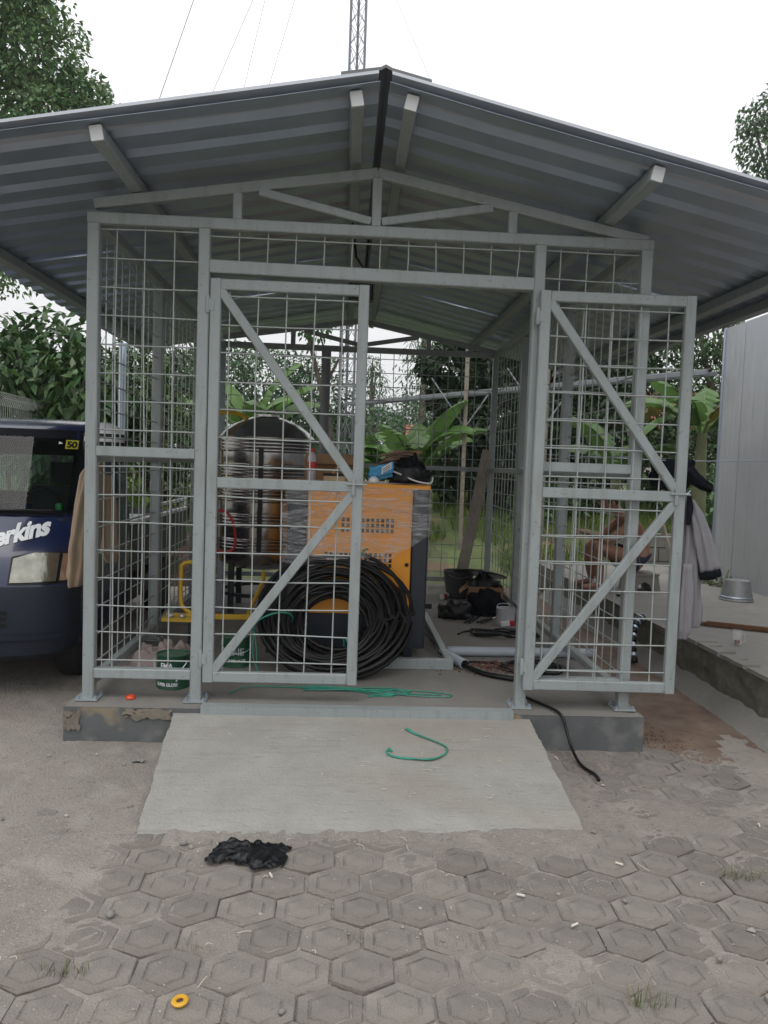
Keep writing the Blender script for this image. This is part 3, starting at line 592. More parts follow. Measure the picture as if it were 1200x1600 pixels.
def banana(label, base, h, n, L, w, seed, hue=(1, 1, 1), dead=0, lean=(0, 0), up=1.0, group='banana plants around the shed'):
    t = thing('banana_plant', label, 'banana plant', base, 0, group); g = random.Random(seed); b = MB()
    top = Vector((lean[0], lean[1], h)); b.tube([(0, 0, -.1), top*.5, top], [.13, .11, .07], 10); b.build('stem', mat('banana_stem', (.10, .11, .05), .7, 0, .3, 5), t, smooth=True)
    for k in range(n):
        az = k*2.399+g.uniform(-.3, .3); el = R(g.uniform(48, 78))*up; ln = L*g.uniform(.75, 1.1); b = MB(); ctr = []; ang = el; p = top.copy()-Vector((0, 0, .1))
        steps = 26; isd = k < dead; dr = R(g.uniform(5, 9) if not isd else 13)*16/steps
        for i in range(steps+1):
            ctr.append(p.copy()); p = p+Vector((cos(az)*cos(ang), sin(az)*cos(ang), sin(ang)))*(ln/steps); ang -= dr*(.3+i/steps*1.1)
        side = Vector((-sin(az), cos(az), 0)); vs = []; tone = g.uniform(.7, 1.3); roll = g.uniform(-.35, .35)
        for i, c in enumerate(ctr):
            s = i/steps; ww = w*(.03 if s < .16 else max(.02, (sin(pi*min(1, (s-.13)/.9))**.55)))*.5; tn = (ctr[min(i+1, steps)]-ctr[max(i-1, 0)]).normalized(); nn = side.cross(tn)
            jl, jr = (1 if g.random() > .22 else g.uniform(.15, .75)), (1 if g.random() > .22 else g.uniform(.15, .75))
            sd = (side*cos(roll)+nn*sin(roll)); vs += [c-sd*ww*jl+nn*ww*.35-Vector((0, 0, ww*.25*s)), c, c+sd*ww*jr+nn*ww*.35-Vector((0, 0, ww*.25*s))]
        col = (1.6*tone, .75*tone, .7*tone) if isd else tuple(tone*h_ for h_ in hue)
        b.add(vs, [(i*3+q, i*3+q+1, i*3+q+4, i*3+q+3) for i in range(steps) for q in (0, 1)], col); b.tube([c-Vector((0, 0, .008)) for c in ctr], [.018*(1-.85*i/steps) for i in range(steps+1)], 5, True, tuple(1.25*x for x in col)); b.build('leaf', M['banana'], t, attr=True, smooth=True)
    return t
banana('large banana plant directly behind the back mesh of the shed', (1.05, 8.9, .35), 1.0, 12, 1.75, .46, 21, (1.1, 1.08, 1.1), up=1.05)
banana('smaller banana plant just left of the large one behind the shed', (.35, 9.6, .45), .8, 8, 1.3, .36, 22)
banana('banana plant rising behind the stainless tank', (-1.75, 9.3, .4), 1.5, 9, 1.7, .42, 23, (1.1, 1.1, .9), up=1.15)
banana('banana plant with browned hanging leaves beside the metal wall', (5.25, 7.2, .2), 2.0, 10, 1.8, .42, 24, (1, 1, 1), 3)
banana('young banana plant left of the browned one near the metal wall', (4.35, 8.3, .3), 1.3, 7, 1.5, .42, 25)
banana('pale banana plant peeking over the coffee-like bush', (-4.6, 8.6, .5), 1.9, 6, 1.5, .45, 26, (1, 1.05, 1.3))
tree('dense dark evergreen behind the right half of the back mesh', (2.6, 11.6, .5), [(2.2, 11.4, 3.5, .9, .9, 4200), (2.8, 11.4, 2.6, 1.2, 1.1, 6200), (3.6, 11.6, 3.6, 1.2, 1.1, 5200), (2.0, 11.3, 1.8, .7, .8, 3000), (3.4, 11.4, 1.6, 1.0, .8, 3600), (2.9, 11.6, 4.4, .9, .8, 3000), (4.4, 11.7, 2.6, .8, 1.0, 3000)], .17, .08, M['leafblack'], .16, seed=31)
tree('rounded dark tree seen through the right mesh wall', (5.0, 11.5, .6), [(4.9, 11.2, 2.4, 1.1, 1.0, 2600), (5.9, 11.6, 3.0, 1.2, 1.2, 2600), (4.6, 11.4, 1.4, .9, .7, 1800), (6.6, 11.2, 1.7, 1.0, .9, 1800), (5.2, 11.4, 3.8, .9, .8, 2400), (4.0, 11.9, 3.9, .9, .9, 2400)], .16, .075, M['leafblack'], .15, seed=32, hue=(1.7, 1.6, 1.5))
tree('slender pale-trunked tree behind the stainless tank', (-.35, 12.6, .7), [(-.9, 12.4, 4.6, .55, .45, 260), (-.2, 12.4, 5.0, .5, .4, 220), (-1.3, 12.6, 5.2, .45, .35, 180)], .16, .07, M['leaf'], .09, seed=33)
tree('grey-green tree behind the left gate leaf', (-2.2, 15, .9), [(-2.2, 14.8, 3.4, 1.3, 1.0, 2600), (-1.0, 14.6, 3.2, 1.0, .9, 2000), (-3.3, 15, 3.6, 1.1, 1.0, 1800), (-.6, 14.5, 2.0, .9, .8, 1500), (-2.3, 14.6, 2.0, 1.2, .8, 1900), (.5, 14.8, 2.2, .8, .8, 1200)], .14, .065, M['leaf'], .16, seed=34, hue=(.9, .9, 1.1))
tree('bushy tree behind the left side mesh', (-4.4, 12, .8), [(-4.2, 11.8, 3.0, 1.2, 1.1, 2300), (-3.3, 11.6, 2.0, 1.0, .9, 1800), (-5.4, 12, 2.4, 1.2, 1.1, 1800)], .16, .075, M['leafdark'], .15, seed=35, hue=(1.3, 1.2, 1.1))
tree('leafy tree behind the banana plants by the metal wall', (8.4, 12.5, .8), [(7.8, 12, 3.2, 1.3, 1.3, 2300), (9.2, 12.2, 3.4, 1.3, 1.3, 2000), (7.2, 11.8, 4.6, .9, .8, 1300), (8.2, 12, 1.8, 1.2, 1.0, 1600)], .16, .075, M['leafdark'], .17, seed=36, hue=(1.3, 1.2, 1))
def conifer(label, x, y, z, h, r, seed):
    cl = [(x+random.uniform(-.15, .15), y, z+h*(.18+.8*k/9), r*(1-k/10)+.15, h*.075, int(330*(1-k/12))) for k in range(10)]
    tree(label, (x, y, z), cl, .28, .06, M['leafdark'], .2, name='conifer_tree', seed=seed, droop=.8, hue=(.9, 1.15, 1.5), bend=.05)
conifer('tall conifer fading in the haze behind the back gable', 3.0, 28, 1.8, 6.4, 1.8, 41)
conifer('second hazy conifer left of the tall one', 1.0, 33, 2.0, 4.6, 1.7, 42)
# far-off wood: one mass
g = np.random.default_rng(50); cl = []
for k in range(64):
    x = -34+68*k/63+g.uniform(-.6, .6); y = 33+g.uniform(0, 9); h = g.uniform(2.2, 4.2)*(1.25 if abs(x) > 7 else .85)
    cl.append((x, y, 1.9+h*.55, 1.5, h*.6, 900))
kind(leaf_mesh('distant_wood', cl, .30, .15, M['leafdark'], None, .3, 51, (1.3, 1.2, 1.3)), 'stuff')
# bushes closing the view at the far side of the grass
for k, (x, y, z, r_a, lab) in enumerate([(.2, 11.2, 1.1, .7, 'low bush behind the orange machine at the far side of the grass'), (3.6, 10.4, .9, .6, 'low bush behind the leaning plank'), (6.8, 10.2, 1.1, .8, 'leafy bush beside the squatting man far behind'), (-1.2, 10.6, 1.0, .75, 'bush at the foot of the lattice mast')]):
    shrub(lab, (x, y, .4), [(x, y, z, r_a, r_a*.7, 420), (x+.5, y+.1, z*.85, r_a*.7, r_a*.5, 240)], .17, .08, M['leaf'], 60+k, .4)
# grass
def blades(name, n, reg, hmin, hmax, m, keep, seed, z):
    g = np.random.default_rng(seed); x = g.uniform(reg[0], reg[1], n); y = g.uniform(reg[2], reg[3], n); k = np.array([keep(a, c) for a, c in zip(x, y)]); x, y = x[k], y[k]; n = len(x)
    zz = np.array([z(a, c) for a, c in zip(x, y)]); h = g.uniform(hmin, hmax, n); a = g.uniform(0, 2*pi, n); w = h*.03 if hmax < .1 else h*.04; ln = g.uniform(.1, 1.8 if hmax < .1 else .6, n)*h
    dx, dy = np.cos(a), np.sin(a); px, py = -dy*w, dx*w
    V = np.stack([np.stack([x-px, y-py, zz-.01], 1), np.stack([x+px, y+py, zz-.01], 1), np.stack([x+dx*ln*.4+px*.7, y+dy*ln*.4+py*.7, zz+h*.6], 1), np.stack([x+dx*ln*.4-px*.7, y+dy*ln*.4-py*.7, zz+h*.6], 1), np.stack([x+dx*ln, y+dy*ln, zz+h*.95], 1)], 1).reshape(-1, 3)
    i5 = np.arange(n)[:, None]*5; F = [tuple(r) for r in (i5+np.array([0, 1, 2, 3])).tolist()]+[tuple(r) for r in (i5+np.array([3, 2, 4])).tolist()]
    me = bpy.data.meshes.new(name); me.from_pydata(V.tolist(), [], F); c = np.repeat(g.uniform(.6, 1.4, n)[:, None]*np.stack([g.uniform(.9, 1.5, n), np.ones(n), np.ones(n)], 1), 5, axis=0)
    at = me.attributes.new('v', 'FLOAT_COLOR', 'POINT'); at.data.foreach_set('color', np.concatenate([c, np.ones((len(c), 1))], 1).astype('f').ravel()); me.materials.append(m); return link(name, me)
kind(blades('tall_grass', 60000, (-3.5, 9, 5.9, 14), .06, .24, M['grass'], lambda a, c: fbm(a*.5, c*.5, 8) > -.18+.9*sstep(9.5, 7, c)*sstep(2.6, 2.0, a) or c > 11, 70, gh), 'stuff')

# ---------------------------------------------------------------- lattice mast with guys
MX, MY = -.17, 12.0
mast = thing('lattice_mast', 'slim grey lattice radio mast rising behind the roof ridge', 'mast', (MX, MY, .6))
mm = mat('mast_steel', (.19, .20, .225), .5, .5, .1, 3); legs = [(.175*cos(a), .175*sin(a)) for a in (R(210), R(330), R(90))]; MH = 24
for (x, y) in legs: MB().tube([(x, y, 0), (x, y, MH)], .026, 8).build('leg', mm, mast, smooth=True)
b = MB()
for k in range(int(MH/.42)):
    z = .2+k*.42
    for i in range(3):
        a, c = legs[i], legs[(i+1) % 3]; b.tube([(*a, z), (*c, z+.42)], .007, 4, False); b.tube([(*c, z), (*a, z+.42)], .007, 4, False)
b.build('lattice_brace', mm, mast)
for z in (2.6, 5.6, 8.9, 12, 15): 
    b = MB()
    for i in range(3): b.bar((*legs[i], z), (*legs[(i+1) % 3], z), .05, .03)
    b.build('joint_collar', mm, mast)
gm = mat('guy_steel', (.22, .22, .23), .5, .4)
for (z, ax, ay, r) in ((20.5, -6.4, -1.0, .008), (15.4, -6.2, -1.0, .005), (19, -6.2, 8.0, .0055), (15, -6.2, 8, .0055), (8.4, -6.0, -1, .005), (8.3, 4.2, -1.6, .0055), (12, 7, 3, .004)):
    MB().tube([(0, 0, z), (ax*.5, ay*.5, z*.485), (ax, ay, -.4)], r, 4).build('guy_wire', gm, mast)
# cable bridge from the metal building to the mast
trm = mat('tray_zinc', (.22, .235, .25), .5, .4, .15, 4)
tray = thing('cable_bridge', 'grey overhead cable bridge running from the metal wall to the mast', 'cable bridge', (0, 0, 0))
A, B = Vector((4.06, 4.5, 2.74)), Vector((-.1, 11.8, 2.78)); d = (B-A).normalized(); sd = Vector((-d.y, d.x, 0))
for s in (-.09, .09): MB().bar(A+sd*s, B+sd*s, .03, .06, sd).build('side_rail', trm, tray)
for k in range(22): p = A.lerp(B, (k+.5)/22); MB().bar(p-sd*.075, p+sd*.075, .03, .015).build('rung', trm, tray)
MB().tube([A+sd*.02+Vector((0, 0, .03)), B+sd*.02+Vector((0, 0, .03))], .02, 6).build('cable', M['black'], tray)
for k, q in enumerate((.30, .52)):
    p = A.lerp(B, q)+sd*.13; MB().tube([(p.x, p.y, .0), (p.x, p.y, 3.6)], .035, 8).build('support_pole', mat('pole_bark', (.24, .21, .17), .8, 0, .2, 6), tray, smooth=True)
    for s in (-1, 1): MB().tube([(p.x, p.y, 2.2), (p.x+.55*s, p.y+.2, 3.0)], .012, 5).build('stay', trm, tray)
# poles and fence on the left
b = MB(); b.tube([(0, 0, 0), (0, 0, 2.85)], .045, 10); b.tube([(0, 0, 2.85), (0, 0, 2.87)], .05, 10); o = tag(b.build('fence_post', M['galv'], None, smooth=True), 'pale galvanised post standing behind the left mesh wall', 'post'); o.location = (-2.80, 5.05, 0)
fence = thing('wire_fence', 'pale welded wire fence with rolled top behind the blue truck', 'fence', (-4.1, 4.7, 0), 0)
fm = mat('fence_zinc', (.42, .43, .42), .5, .3, .1, 5); fd = Vector((-.09, 1, 0)).normalized(); fl = 4.4; ft = 2.22
b = MB()
k = 0
while k < fl:
    p = fd*k; o_ = Vector((.0, 0, 0)); b.tube([p+Vector((0, 0, .1)), p+Vector((0, 0, ft-.14)), p+Vector((.09, 0, ft-.07)), p+Vector((.05, 0, ft)), p+Vector((-.03, 0, ft-.06)), p+Vector((0, 0, ft-.14))], .003, 4, False); k += .075
for z in (.3, .7, 1.1, 1.5, 1.8, ft-.14): b.tube([Vector((0, 0, z)), fd*fl+Vector((0, 0, z))], .004, 4, False)
for (dx, z) in ((.09, ft-.07), (.05, ft)): b.tube([Vector((dx, 0, z)), fd*fl+Vector((dx, 0, z))], .0045, 4, False)
b.build('wire_panel', fm, fence)
for k in (0, 1.55, 3.1, 4.4): MB().tube([fd*k+Vector((-.04, 0, 0)), fd*k+Vector((-.04, 0, ft+.02))], .03, 8).build('post', fm, fence, smooth=True)

# ---------------------------------------------------------------- metal-clad building on the right
mb = thing('metal_building', 'tall building clad in weathered grey metal sheet at the right edge', 'building', (4.15, 0, .35))
clad = sub_noise(sub_noise(sub_noise(mat('weathered_cladding', (.40, .41, .43), .5, .15, .05, 2, .1, 20), 3, .5, .75, (.38, .40, .43), .7, stretch=(6, 6, .2)), 6, .58, .75, (.24, .25, .26), .7, stretch=(9, 9, .5)), 1.0, .52, .72, (.26, .265, .28), .5)
ys = [4.42, 3.98, 3.05, 2.12, 1.19, .26, -.67, -1.6, -2.53]
for k in range(len(ys)-1):
    b = MB(); y1, y0 = ys[k]-.003, ys[k+1]+.003; n = 4
    def P(u, v): yy = y1+(y0-y1)*u; e = .0025*abs(sin(u*n*pi))**.3 if 0 < u < 1 else 0; return (-e+.01, yy, 2.885*v)
    b.grid(P, n*6, 1); b.build('wall_sheet', clad, mb)
b = MB(); b.grid(lambda u, v: (.012+3*u, 4.42, 2.885*v), 20, 1); b.build('end_wall', clad, mb); b = MB(); b.box(.03, -2.6, 0, 3, 4.40, 2.88); b.build('core', clad, mb)
b = MB(); b.box(-.012, 4.40, 0, .02, 4.432, 2.885, .004); b.build('corner_trim', M['galv'], mb)
# houses far behind
def house(label, x, y, z, w, h, seed):
    hh = thing('village_house', label, 'house', (x, y, z)); wl = mat('house_wall', (.45, .42, .37), .9, 0, .1, 2); rt = sub_noise(mat('roof_tile', (.33, .13, .08), .85, 0, .2, 6, .3, 20), 3, .5, .7, (.40, .24, .2), .7)
    b = MB(); b.box(-w/2, 0, 0, w/2, 5, h); b.build('wall', wl, hh); n = 12
    for s in (0, 1):
        for k in range(n):
            b = MB(); a, c = k/n, (k+1)/n; yy = lambda q: -.5+3*q if s == 0 else 5.5-3*q; zz = lambda q: h+1.5*q
            b.add([(-w/2-.4, yy(a), zz(a)+.05), (w/2+.4, yy(a), zz(a)+.05), (w/2+.4, yy(c), zz(c)+.01), (-w/2-.4, yy(c), zz(c)+.01), (-w/2-.4, yy(a), zz(a)-.02), (w/2+.4, yy(a), zz(a)-.02)], [(0, 1, 2, 3), (0, 1, 5, 4)]); b.build('tile_row', rt, hh)
    for q in (-.25, .25):
        b = MB(); b.box(q*w-.5, -.03, h*.4, q*w+.5, -.005, h*.8); wn = b.build('window', M['glass'], hh); b = MB(); b.box(q*w-.55, -.04, h*.37, q*w+.55, -.035, h*.4); b.build('sill', wl, wn)
house('red tiled house roof glimpsed right of the open gate', 11.6, 21, 1.6, 4, 1.5, 1); house('red tiled house behind the large banana plant', 3.2, 25, .75, 1.2, 1.0, 2)
b = MB(); b.grid(lambda u, v: (-1.0+2.0*u, -.5+1.0*v, max(0, .75*(1-((u-.5)*2)**2)*(1-((v-.5)*2)**2)**.8+.06*nz(u*7, v*7)*(0 < u < 1 and 0 < v < 1))), 24, 14); o = b.build('soil_heap', M['soil'], None, smooth=True); o.location = (-2.55, 5.6, -.02); kind(o)
# ---------------------------------------------------------------- things inside the shed
def rope(pts, r, m, name, par=None, n=6, sub=6, closed=False):
    """smooth tube through control points (Catmull-Rom)"""
    P = [Vector(p) for p in pts]; out = []
    for i in range(len(P)-1):
        p0, p1, p2, p3 = P[max(i-1, 0)], P[i], P[i+1], P[min(i+2, len(P)-1)]
        for k in range(sub):
            t = k/sub; out.append(.5*((2*p1)+(p2-p0)*t+(2*p0-5*p1+4*p2-p3)*t*t+(3*p1-p0-3*p2+p3)*t*t*t))
    out.append(P[-1]); return MB().tube(out, r, n).build(name, m, par, smooth='all')
def sphere(b, c, rx, ry, rz, n=12, m=8, f=None):
    vs = []
    for j in range(m+1):
        for i in range(n):
            th = 2*pi*i/n; ph = pi*j/m; p = Vector((sin(ph)*cos(th), sin(ph)*sin(th), cos(ph))); k = f(p) if f else 1
            vs.append((c[0]+p.x*rx*k, c[1]+p.y*ry*k, c[2]+p.z*rz*k))
    b.add(vs, [(j*n+i, j*n+(i+1) % n, (j+1)*n+(i+1) % n, (j+1)*n+i) for j in range(m) for i in range(n)])
def lump(name, m, c, rx, ry, rz, seed, label, cat, rough=.45, fr=2.2, n=26, group=None):
    """crumpled soft thing resting on the floor"""
    b = MB(); sphere(b, (0, 0, 0), rx, ry, rz, n, n//2, lambda p: 1+rough*fbm(p.x*fr+seed, p.y*fr, p.z*fr, 4)+rough*.5*abs(nz(p.x*6+seed, p.y*6, p.z*6)))
    b.v = [(x, y, max(z, -rz*.45)) for x, y, z in b.v]; o = b.build(name, m, None, smooth='all'); o.location = (c[0], c[1], c[2]+rz*.45)
    return tag(o, label, cat, group)
# compressor
CX0, CX1, CY0, CY1, CZ0, CZ1 = -.51, .463, 1.02, 2.05, .272, 1.41
comp = thing('compressor', 'orange and dark slate cabinet machine wrapped in plastic film', 'machine', (-.02, 1.5, .27)); ox = Vector((-.02, 1.5, .27))
def cb(name, m, x0, y0, z0, x1, y1, z1, ch=.008, par=comp): b = MB(); b.box(x0-ox.x, y0-ox.y, z0-ox.z, x1-ox.x, y1-ox.y, z1-ox.z, ch); return b.build(name, m, par, smooth=True)
cb('base', M['navypanel'], CX0, CY0+.01, CZ0, CX1, CY1, CZ0+.235)
fp = cb('front_panel', M['orange'], CX0+.135, CY0-.004, CZ0+.237, CX1-.118, CY0+.03, CZ1-.03, .006)
for (x0, x1) in ((CX0, CX0+.133), (CX1-.116, CX1)): cb('corner_column', M['navypanel'], x0, CY0, CZ0+.001, x1, CY0+.12, CZ1-.032, .012)
cb('side_panel', M['orange'], CX0+.004, CY0+.122, CZ0+.237, CX0+.03, CY1-.01, CZ1-.03); cb('side_panel', M['orange'], CX1-.03, CY0+.122, CZ0+.237, CX1-.004, CY1-.01, CZ1-.03)
cb('back_panel', M['orange'], CX0+.032, CY1-.03, CZ0+.237, CX1-.032, CY1-.002, CZ1-.03); cb('top_panel', M['orange'], CX0-.004, CY0-.006, CZ1-.028, CX1+.004, CY1, CZ1, .006)
for (xa, xb, za) in ((-.14, .225, 1.075), (-.25, .215, .835)):
    b = MB(); k = xa
    while k < xb:
        for r in (0, 1, 2): b.box(k-ox.x, CY0-.0065-ox.y, za+r*.036-ox.z, k+.021-ox.x, CY0-.0035-ox.y, za+r*.036+.026-ox.z)
        k += .034
    b.build('vent_grille', M['black'], fp)
for zz in (.86, .45): 
    b = MB(); b.lathe([(.014, 0), (.014, .012), (.006, .016)], 10); o = b.build('panel_lock', M['black'], fp, smooth=True); o.location = (CX1-.145-ox.x, CY0-.004-ox.y, zz-ox.z); o.rotation_euler = (pi/2, 0, 0)
b = MB(); b.bar((CX1-ox.x, CY0+.08-ox.y, .56-ox.z), (CX1+.05-ox.x, CY0+.08-ox.y, .56-ox.z), .035, .035); b.build('side_knob', M['black'], comp)
# plastic film
film = bpy.data.materials.new('stretch_film'); film.use_nodes = True; n = film.node_tree.nodes; l = film.node_tree.links; pb = n['Principled BSDF']
pb.inputs['Base Color'].default_value = (.75, .75, .76, 1); pb.inputs['Roughness'].default_value = .16
tc = n.new('ShaderNodeTexCoord'); mp = n.new('ShaderNodeMapping'); mp.inputs['Scale'].default_value = (2.2, 2.2, 13); mp.inputs['Rotation'].default_value = (0, R(14), 0); t = n.new('ShaderNodeTexNoise'); t.inputs['Scale'].default_value = 2.2; t.inputs['Detail'].default_value = 7; t.inputs['Distortion'].default_value = 2.0
l.new(tc.outputs['Object'], mp.inputs[0]); l.new(mp.outputs[0], t.inputs['Vector']); mr = n.new('ShaderNodeMapRange'); mr.inputs[1].default_value = .38; mr.inputs[2].default_value = .74; mr.inputs[3].default_value = .08; mr.inputs[4].default_value = .52
l.new(t.outputs[0], mr.inputs[0]); l.new(mr.outputs[0], pb.inputs['Alpha']); bp = n.new('ShaderNodeBump'); bp.inputs['Strength'].default_value = .9; bp.inputs['Distance'].default_value = .02; l.new(t.outputs[0], bp.inputs['Height']); l.new(bp.outputs[0], pb.inputs['Normal'])
b = MB(); per = [(CX0, CY1*.6+CY0*.4), (CX0-.012, CY0), (CX0+.0, CY0-.012), (CX1, CY0-.012), (CX1+.012, CY0), (CX1+.012, CY1*.6+CY0*.4)]
lens_ = [0]
for a, c in zip(per, per[1:]): lens_.append(lens_[-1]+math.dist(a, c))
def film_p(u, v):
    s = u*lens_[-1]
    for k in range(len(per)-1):
        if s <= lens_[k+1]+1e-9: q = (s-lens_[k])/(lens_[k+1]-lens_[k]); x = per[k][0]+(per[k+1][0]-per[k][0])*q; y = per[k][1]+(per[k+1][1]-per[k][1])*q; break
    fx = (x-CX0)/(CX1-CX0); zb = .80+.05*(1-fx)+.27*max(0, fx-.62)/.38+.02*nz(s*9, 1); z = zb+(CZ1-.02-zb)*v
    w = .007+.006*nz(s*7, z*40)+.010*abs(nz(s*4, z*60+s*12))+.02*(1-v)**6*(1+nz(s*12, 3))
    if fx < .02 and y < CY0+.3: w += .045*sin(pi*min(1, v*1.05))**2
    k = Vector((-1 if fx < .01 else (1 if fx > .99 else 0), -1, 0)).normalized(); return (x+k.x*w-ox.x, y+k.y*w-ox.y, z-ox.z)
b.grid(film_p, 110, 60); b.build('plastic_film', film, comp, smooth='all')
b = MB(); b.grid(lambda u, v: (CX0+(CX1-CX0)*u-ox.x, CY0-.012+(CY1-CY0)*.7*v-ox.y, CZ1+.006+.004*nz(u*9, v*9)-ox.z), 20, 14); b.build('film_top', film, comp, smooth='all')
# steel base frame under it
bf = thing('skid_frame', 'grey steel channel frame on the shed floor under the orange machine', 'frame', (.05, 1.5, FZ))
for (a, c) in (((-.55, -.74, .035), (.58, -.74, .035)), ((.555, -.705, .034), (.555, .85, .034)), ((-.525, -.705, .034), (-.525, .85, .034)), ((-.55, .88, .035), (.58, .88, .035))): MB().bar(a, c, .07, .05, (0, 0, 1)).build('channel', M['paint'], bf)
for x in (-.45, .3): MB().bar((x, -.45, .0355), (x, .55, .0355), .07, .06, (0, 0, 1)).build('bearer', M['navypanel'], bf)
# coil of black hose leaning on it
coil = thing('hose_coil', 'big coil of black rubber hose leaning against the orange machine', 'hose coil', (-.19, .42, FZ)); b = MB(); g = random.Random(5); ln = R(43); pts = []
cen = Vector((0, .33, .40)); eu = Vector((1, 0, 0)); ev = Vector((0, sin(ln), cos(ln))); en = eu.cross(ev)
loops = 33; 
rads = [.20+.315*((k*7) % loops)/loops for k in range(loops)]; offs = [-.085+.17*((k*11) % loops)/loops for k in range(loops)]
for k in range(loops*36+1):
    q = k/36; i = int(q) % loops; j = (i+1) % loops; f = q-int(q); f = f*f*(3-2*f); r = rads[i]*(1-f)+rads[j]*f+.012*sin(q*9.1)+.010*sin(q*4.3+2); of = offs[i]*(1-f)+offs[j]*f
    a = 2*pi*q; c0 = cen+eu*(.035*sin(i*1.7)+.10*(.515-r))+ev*(.03*cos(i*2.3)-.02-.32*(.515-r)); p = c0+eu*r*cos(a)*1.02+ev*r*sin(a)+en*of; p.z = max(p.z, .016); pts.append(p)
b.tube(pts, .0145, 7); b.build('hose', M['black'], coil, smooth='all')
for a in (R(62), R(-70), R(200)):
    c0 = cen+eu*cos(a)*.39+ev*sin(a)*.39; rd = eu*cos(a)+ev*sin(a); b = MB(); lp = [c0+rd*.13*cos(t)+en*.115*sin(t) for t in [2*pi*i/16 for i in range(17)]]; b.tube(lp, .006, 5)
    e = lp[8]+rd*.1; 
    for s in (-1, 1): b.tube([lp[10], lp[10]-en*.06+Vector((.03*s, -.02, .02)), lp[10]-en*.05+Vector((.10*s+.03, -.03, .05-.06*(s < 0)))], .004, 4)
    b.build('twine_tie', M['twine'], coil)
# stainless tank with pipework
tank = thing('stainless_tank', 'upright stainless steel tank with ribbed sides behind the orange machine', 'tank', (-.84, 2.72, FZ)); TR = .425
pr = [(TR*.96, .45)]
z = .47
for k in range(5):
    z0 = .47+k*.215; pr += [(TR-.004, z0), (TR-.004, z0+.085)]
    for q in range(4): pr += [(TR+.010, z0+.10+q*.029), (TR+.010, z0+.108+q*.029), (TR-.006, z0+.115+q*.029)]
pr += [(TR, 1.53)]; b = MB(); b.lathe(pr, 48); b.build('shell', M['steel'], tank, smooth=True)
b = MB(); b.lathe([(TR+.004, 1.52), (TR+.006, 1.545), (TR*.9, 1.60), (TR*.7, 1.665), (TR*.42, 1.715), (.12, 1.735), (.12, 1.755), (0, 1.76)], 48); b.build('domed_lid', M['steel'], tank, smooth=True)
b = MB(); b.tube([(.03+.05*cos(t), -.0, 1.757+.045*abs(sin(t))) for t in [pi*i/8 for i in range(9)]], .008, 6); b.build('lid_handle', M['steel'], tank, smooth='all')
b = MB(); b.lathe([(TR*.96, .455), (TR*.7, .40), (TR*.3, .37), (0, .365)], 36); b.build('bottom_cone', M['steel'], tank, smooth=True)
for a in (R(45), R(135), R(225), R(315)): x, y = .36*cos(a), .36*sin(a); MB().bar((x, y, 0), (x, y, .47), .05, .05).build('leg', M['navypanel'], tank)
MB().lathe([(.39, .16), (.39, .19), (.36, .19), (.36, .16), (.39, .16)], 28, cap=False).build('leg_ring', M['navypanel'], tank)
b = MB(); b.box(-.02, -TR-.025, .55, .02, -TR-.012, 1.45); b.build('level_gauge', M['black'], tank)
yp = thing('air_riser_pipe', 'yellow pipe rising beside the stainless tank and bending over its lid', 'pipe', (-1.27, 2.55, FZ))
rope([(0, 0, 0), (0, 0, .8), (0, 0, 1.62), (.01, .01, 1.72), (.06, .03, 1.755), (.2, .1, 1.745), (.26, .12, 1.70), (.27, .13, 1.60)], .019, M['yellow'], 'pipe', yp, 10, 5); MB().bar((.07, .0, 0), (.07, .0, 1.55), .05, .05).build('prop_post', M['pvc'], yp)
for z in (.35, 1.0): MB().lathe([(.035, -.02), (.04, 0), (.035, .02)], 12, (0, 0, z)).build('coupling', M['yellow'], yp, smooth=True)
mf = thing('yellow_manifold', 'yellow pipe manifold with elbows low behind the paint cans', 'pipe', (-1.0, 1.12, FZ))
MB().bar((-.33, -.05, .25), (.42, -.02, .25), .035, .035, (0, 0, 1)).build('crossbar', M['yellow'], mf); MB().box(-.34, -.16, .232, -.13, .05, .252, .004).build('bracket', M['yellow'], mf)
rope([(-.17, 0, .26), (-.23, .02, .30), (-.25, .03, .36), (-.25, .03, .56), (-.24, .03, .60), (-.19, .04, .615), (-.10, .05, .615)], .015, M['yellow'], 'elbow_pipe', mf, 10, 5)
for x in (-.29, -.21): MB().lathe([(.02, 0), (.026, .01), (.02, .02)], 10, (x, -.1, .252)).build('bolt', M['galv'], mf)
for x in (-.16, .38): MB().bar((x, .0, 0), (x, .0, .231), .05, .05).build('leg', M['navypanel'], mf)
MB().lathe([(.05, .64), (.06, .645), (.06, .70), (.05, .71)], 16, (-.10, .05, 0)).build('filter_cap', M['white'], mf, smooth=True); MB().lathe([(.045, .52), (.055, .54), (.055, .63), (.05, .64)], 16, (-.10, .05, 0)).build('filter_bowl', M['black'], mf, smooth=True)
rh = rope([(-1.17, 2.18, 1.12), (-1.10, 2.15, 1.11), (-1.04, 2.14, 1.02), (-1.02, 2.14, .86), (-1.05, 2.14, .79), (-1.15, 2.15, .78), (-1.25, 2.2, .86)], .012, M['red'], 'air_hose'); tag(rh, 'red air hose looped in front of the stainless tank', 'hose')
ym = thing('yellow_valve', 'yellow valve pipes on the floor under the stainless tank', 'valve', (-.78, 2.05, FZ))
rope([(-.12, 0, .05), (-.10, 0, .10), (-.05, 0, .22), (0, .02, .34), (.0, .1, .42)], .018, M['yellow'], 'pipe', ym, 8, 4); rope([(.3, 0, .02), (.3, 0, .2), (.28, .05, .34)], .018, M['yellow'], 'pipe', ym, 8, 4); MB().box(-.02, -.05, .0, .16, .05, .10, .01).build('motor', M['navypanel'], ym); MB().tube([(-.18, -.06, .06), (-.02, -.06, .06)], .02, 8).build('nipple', M['black'], ym)
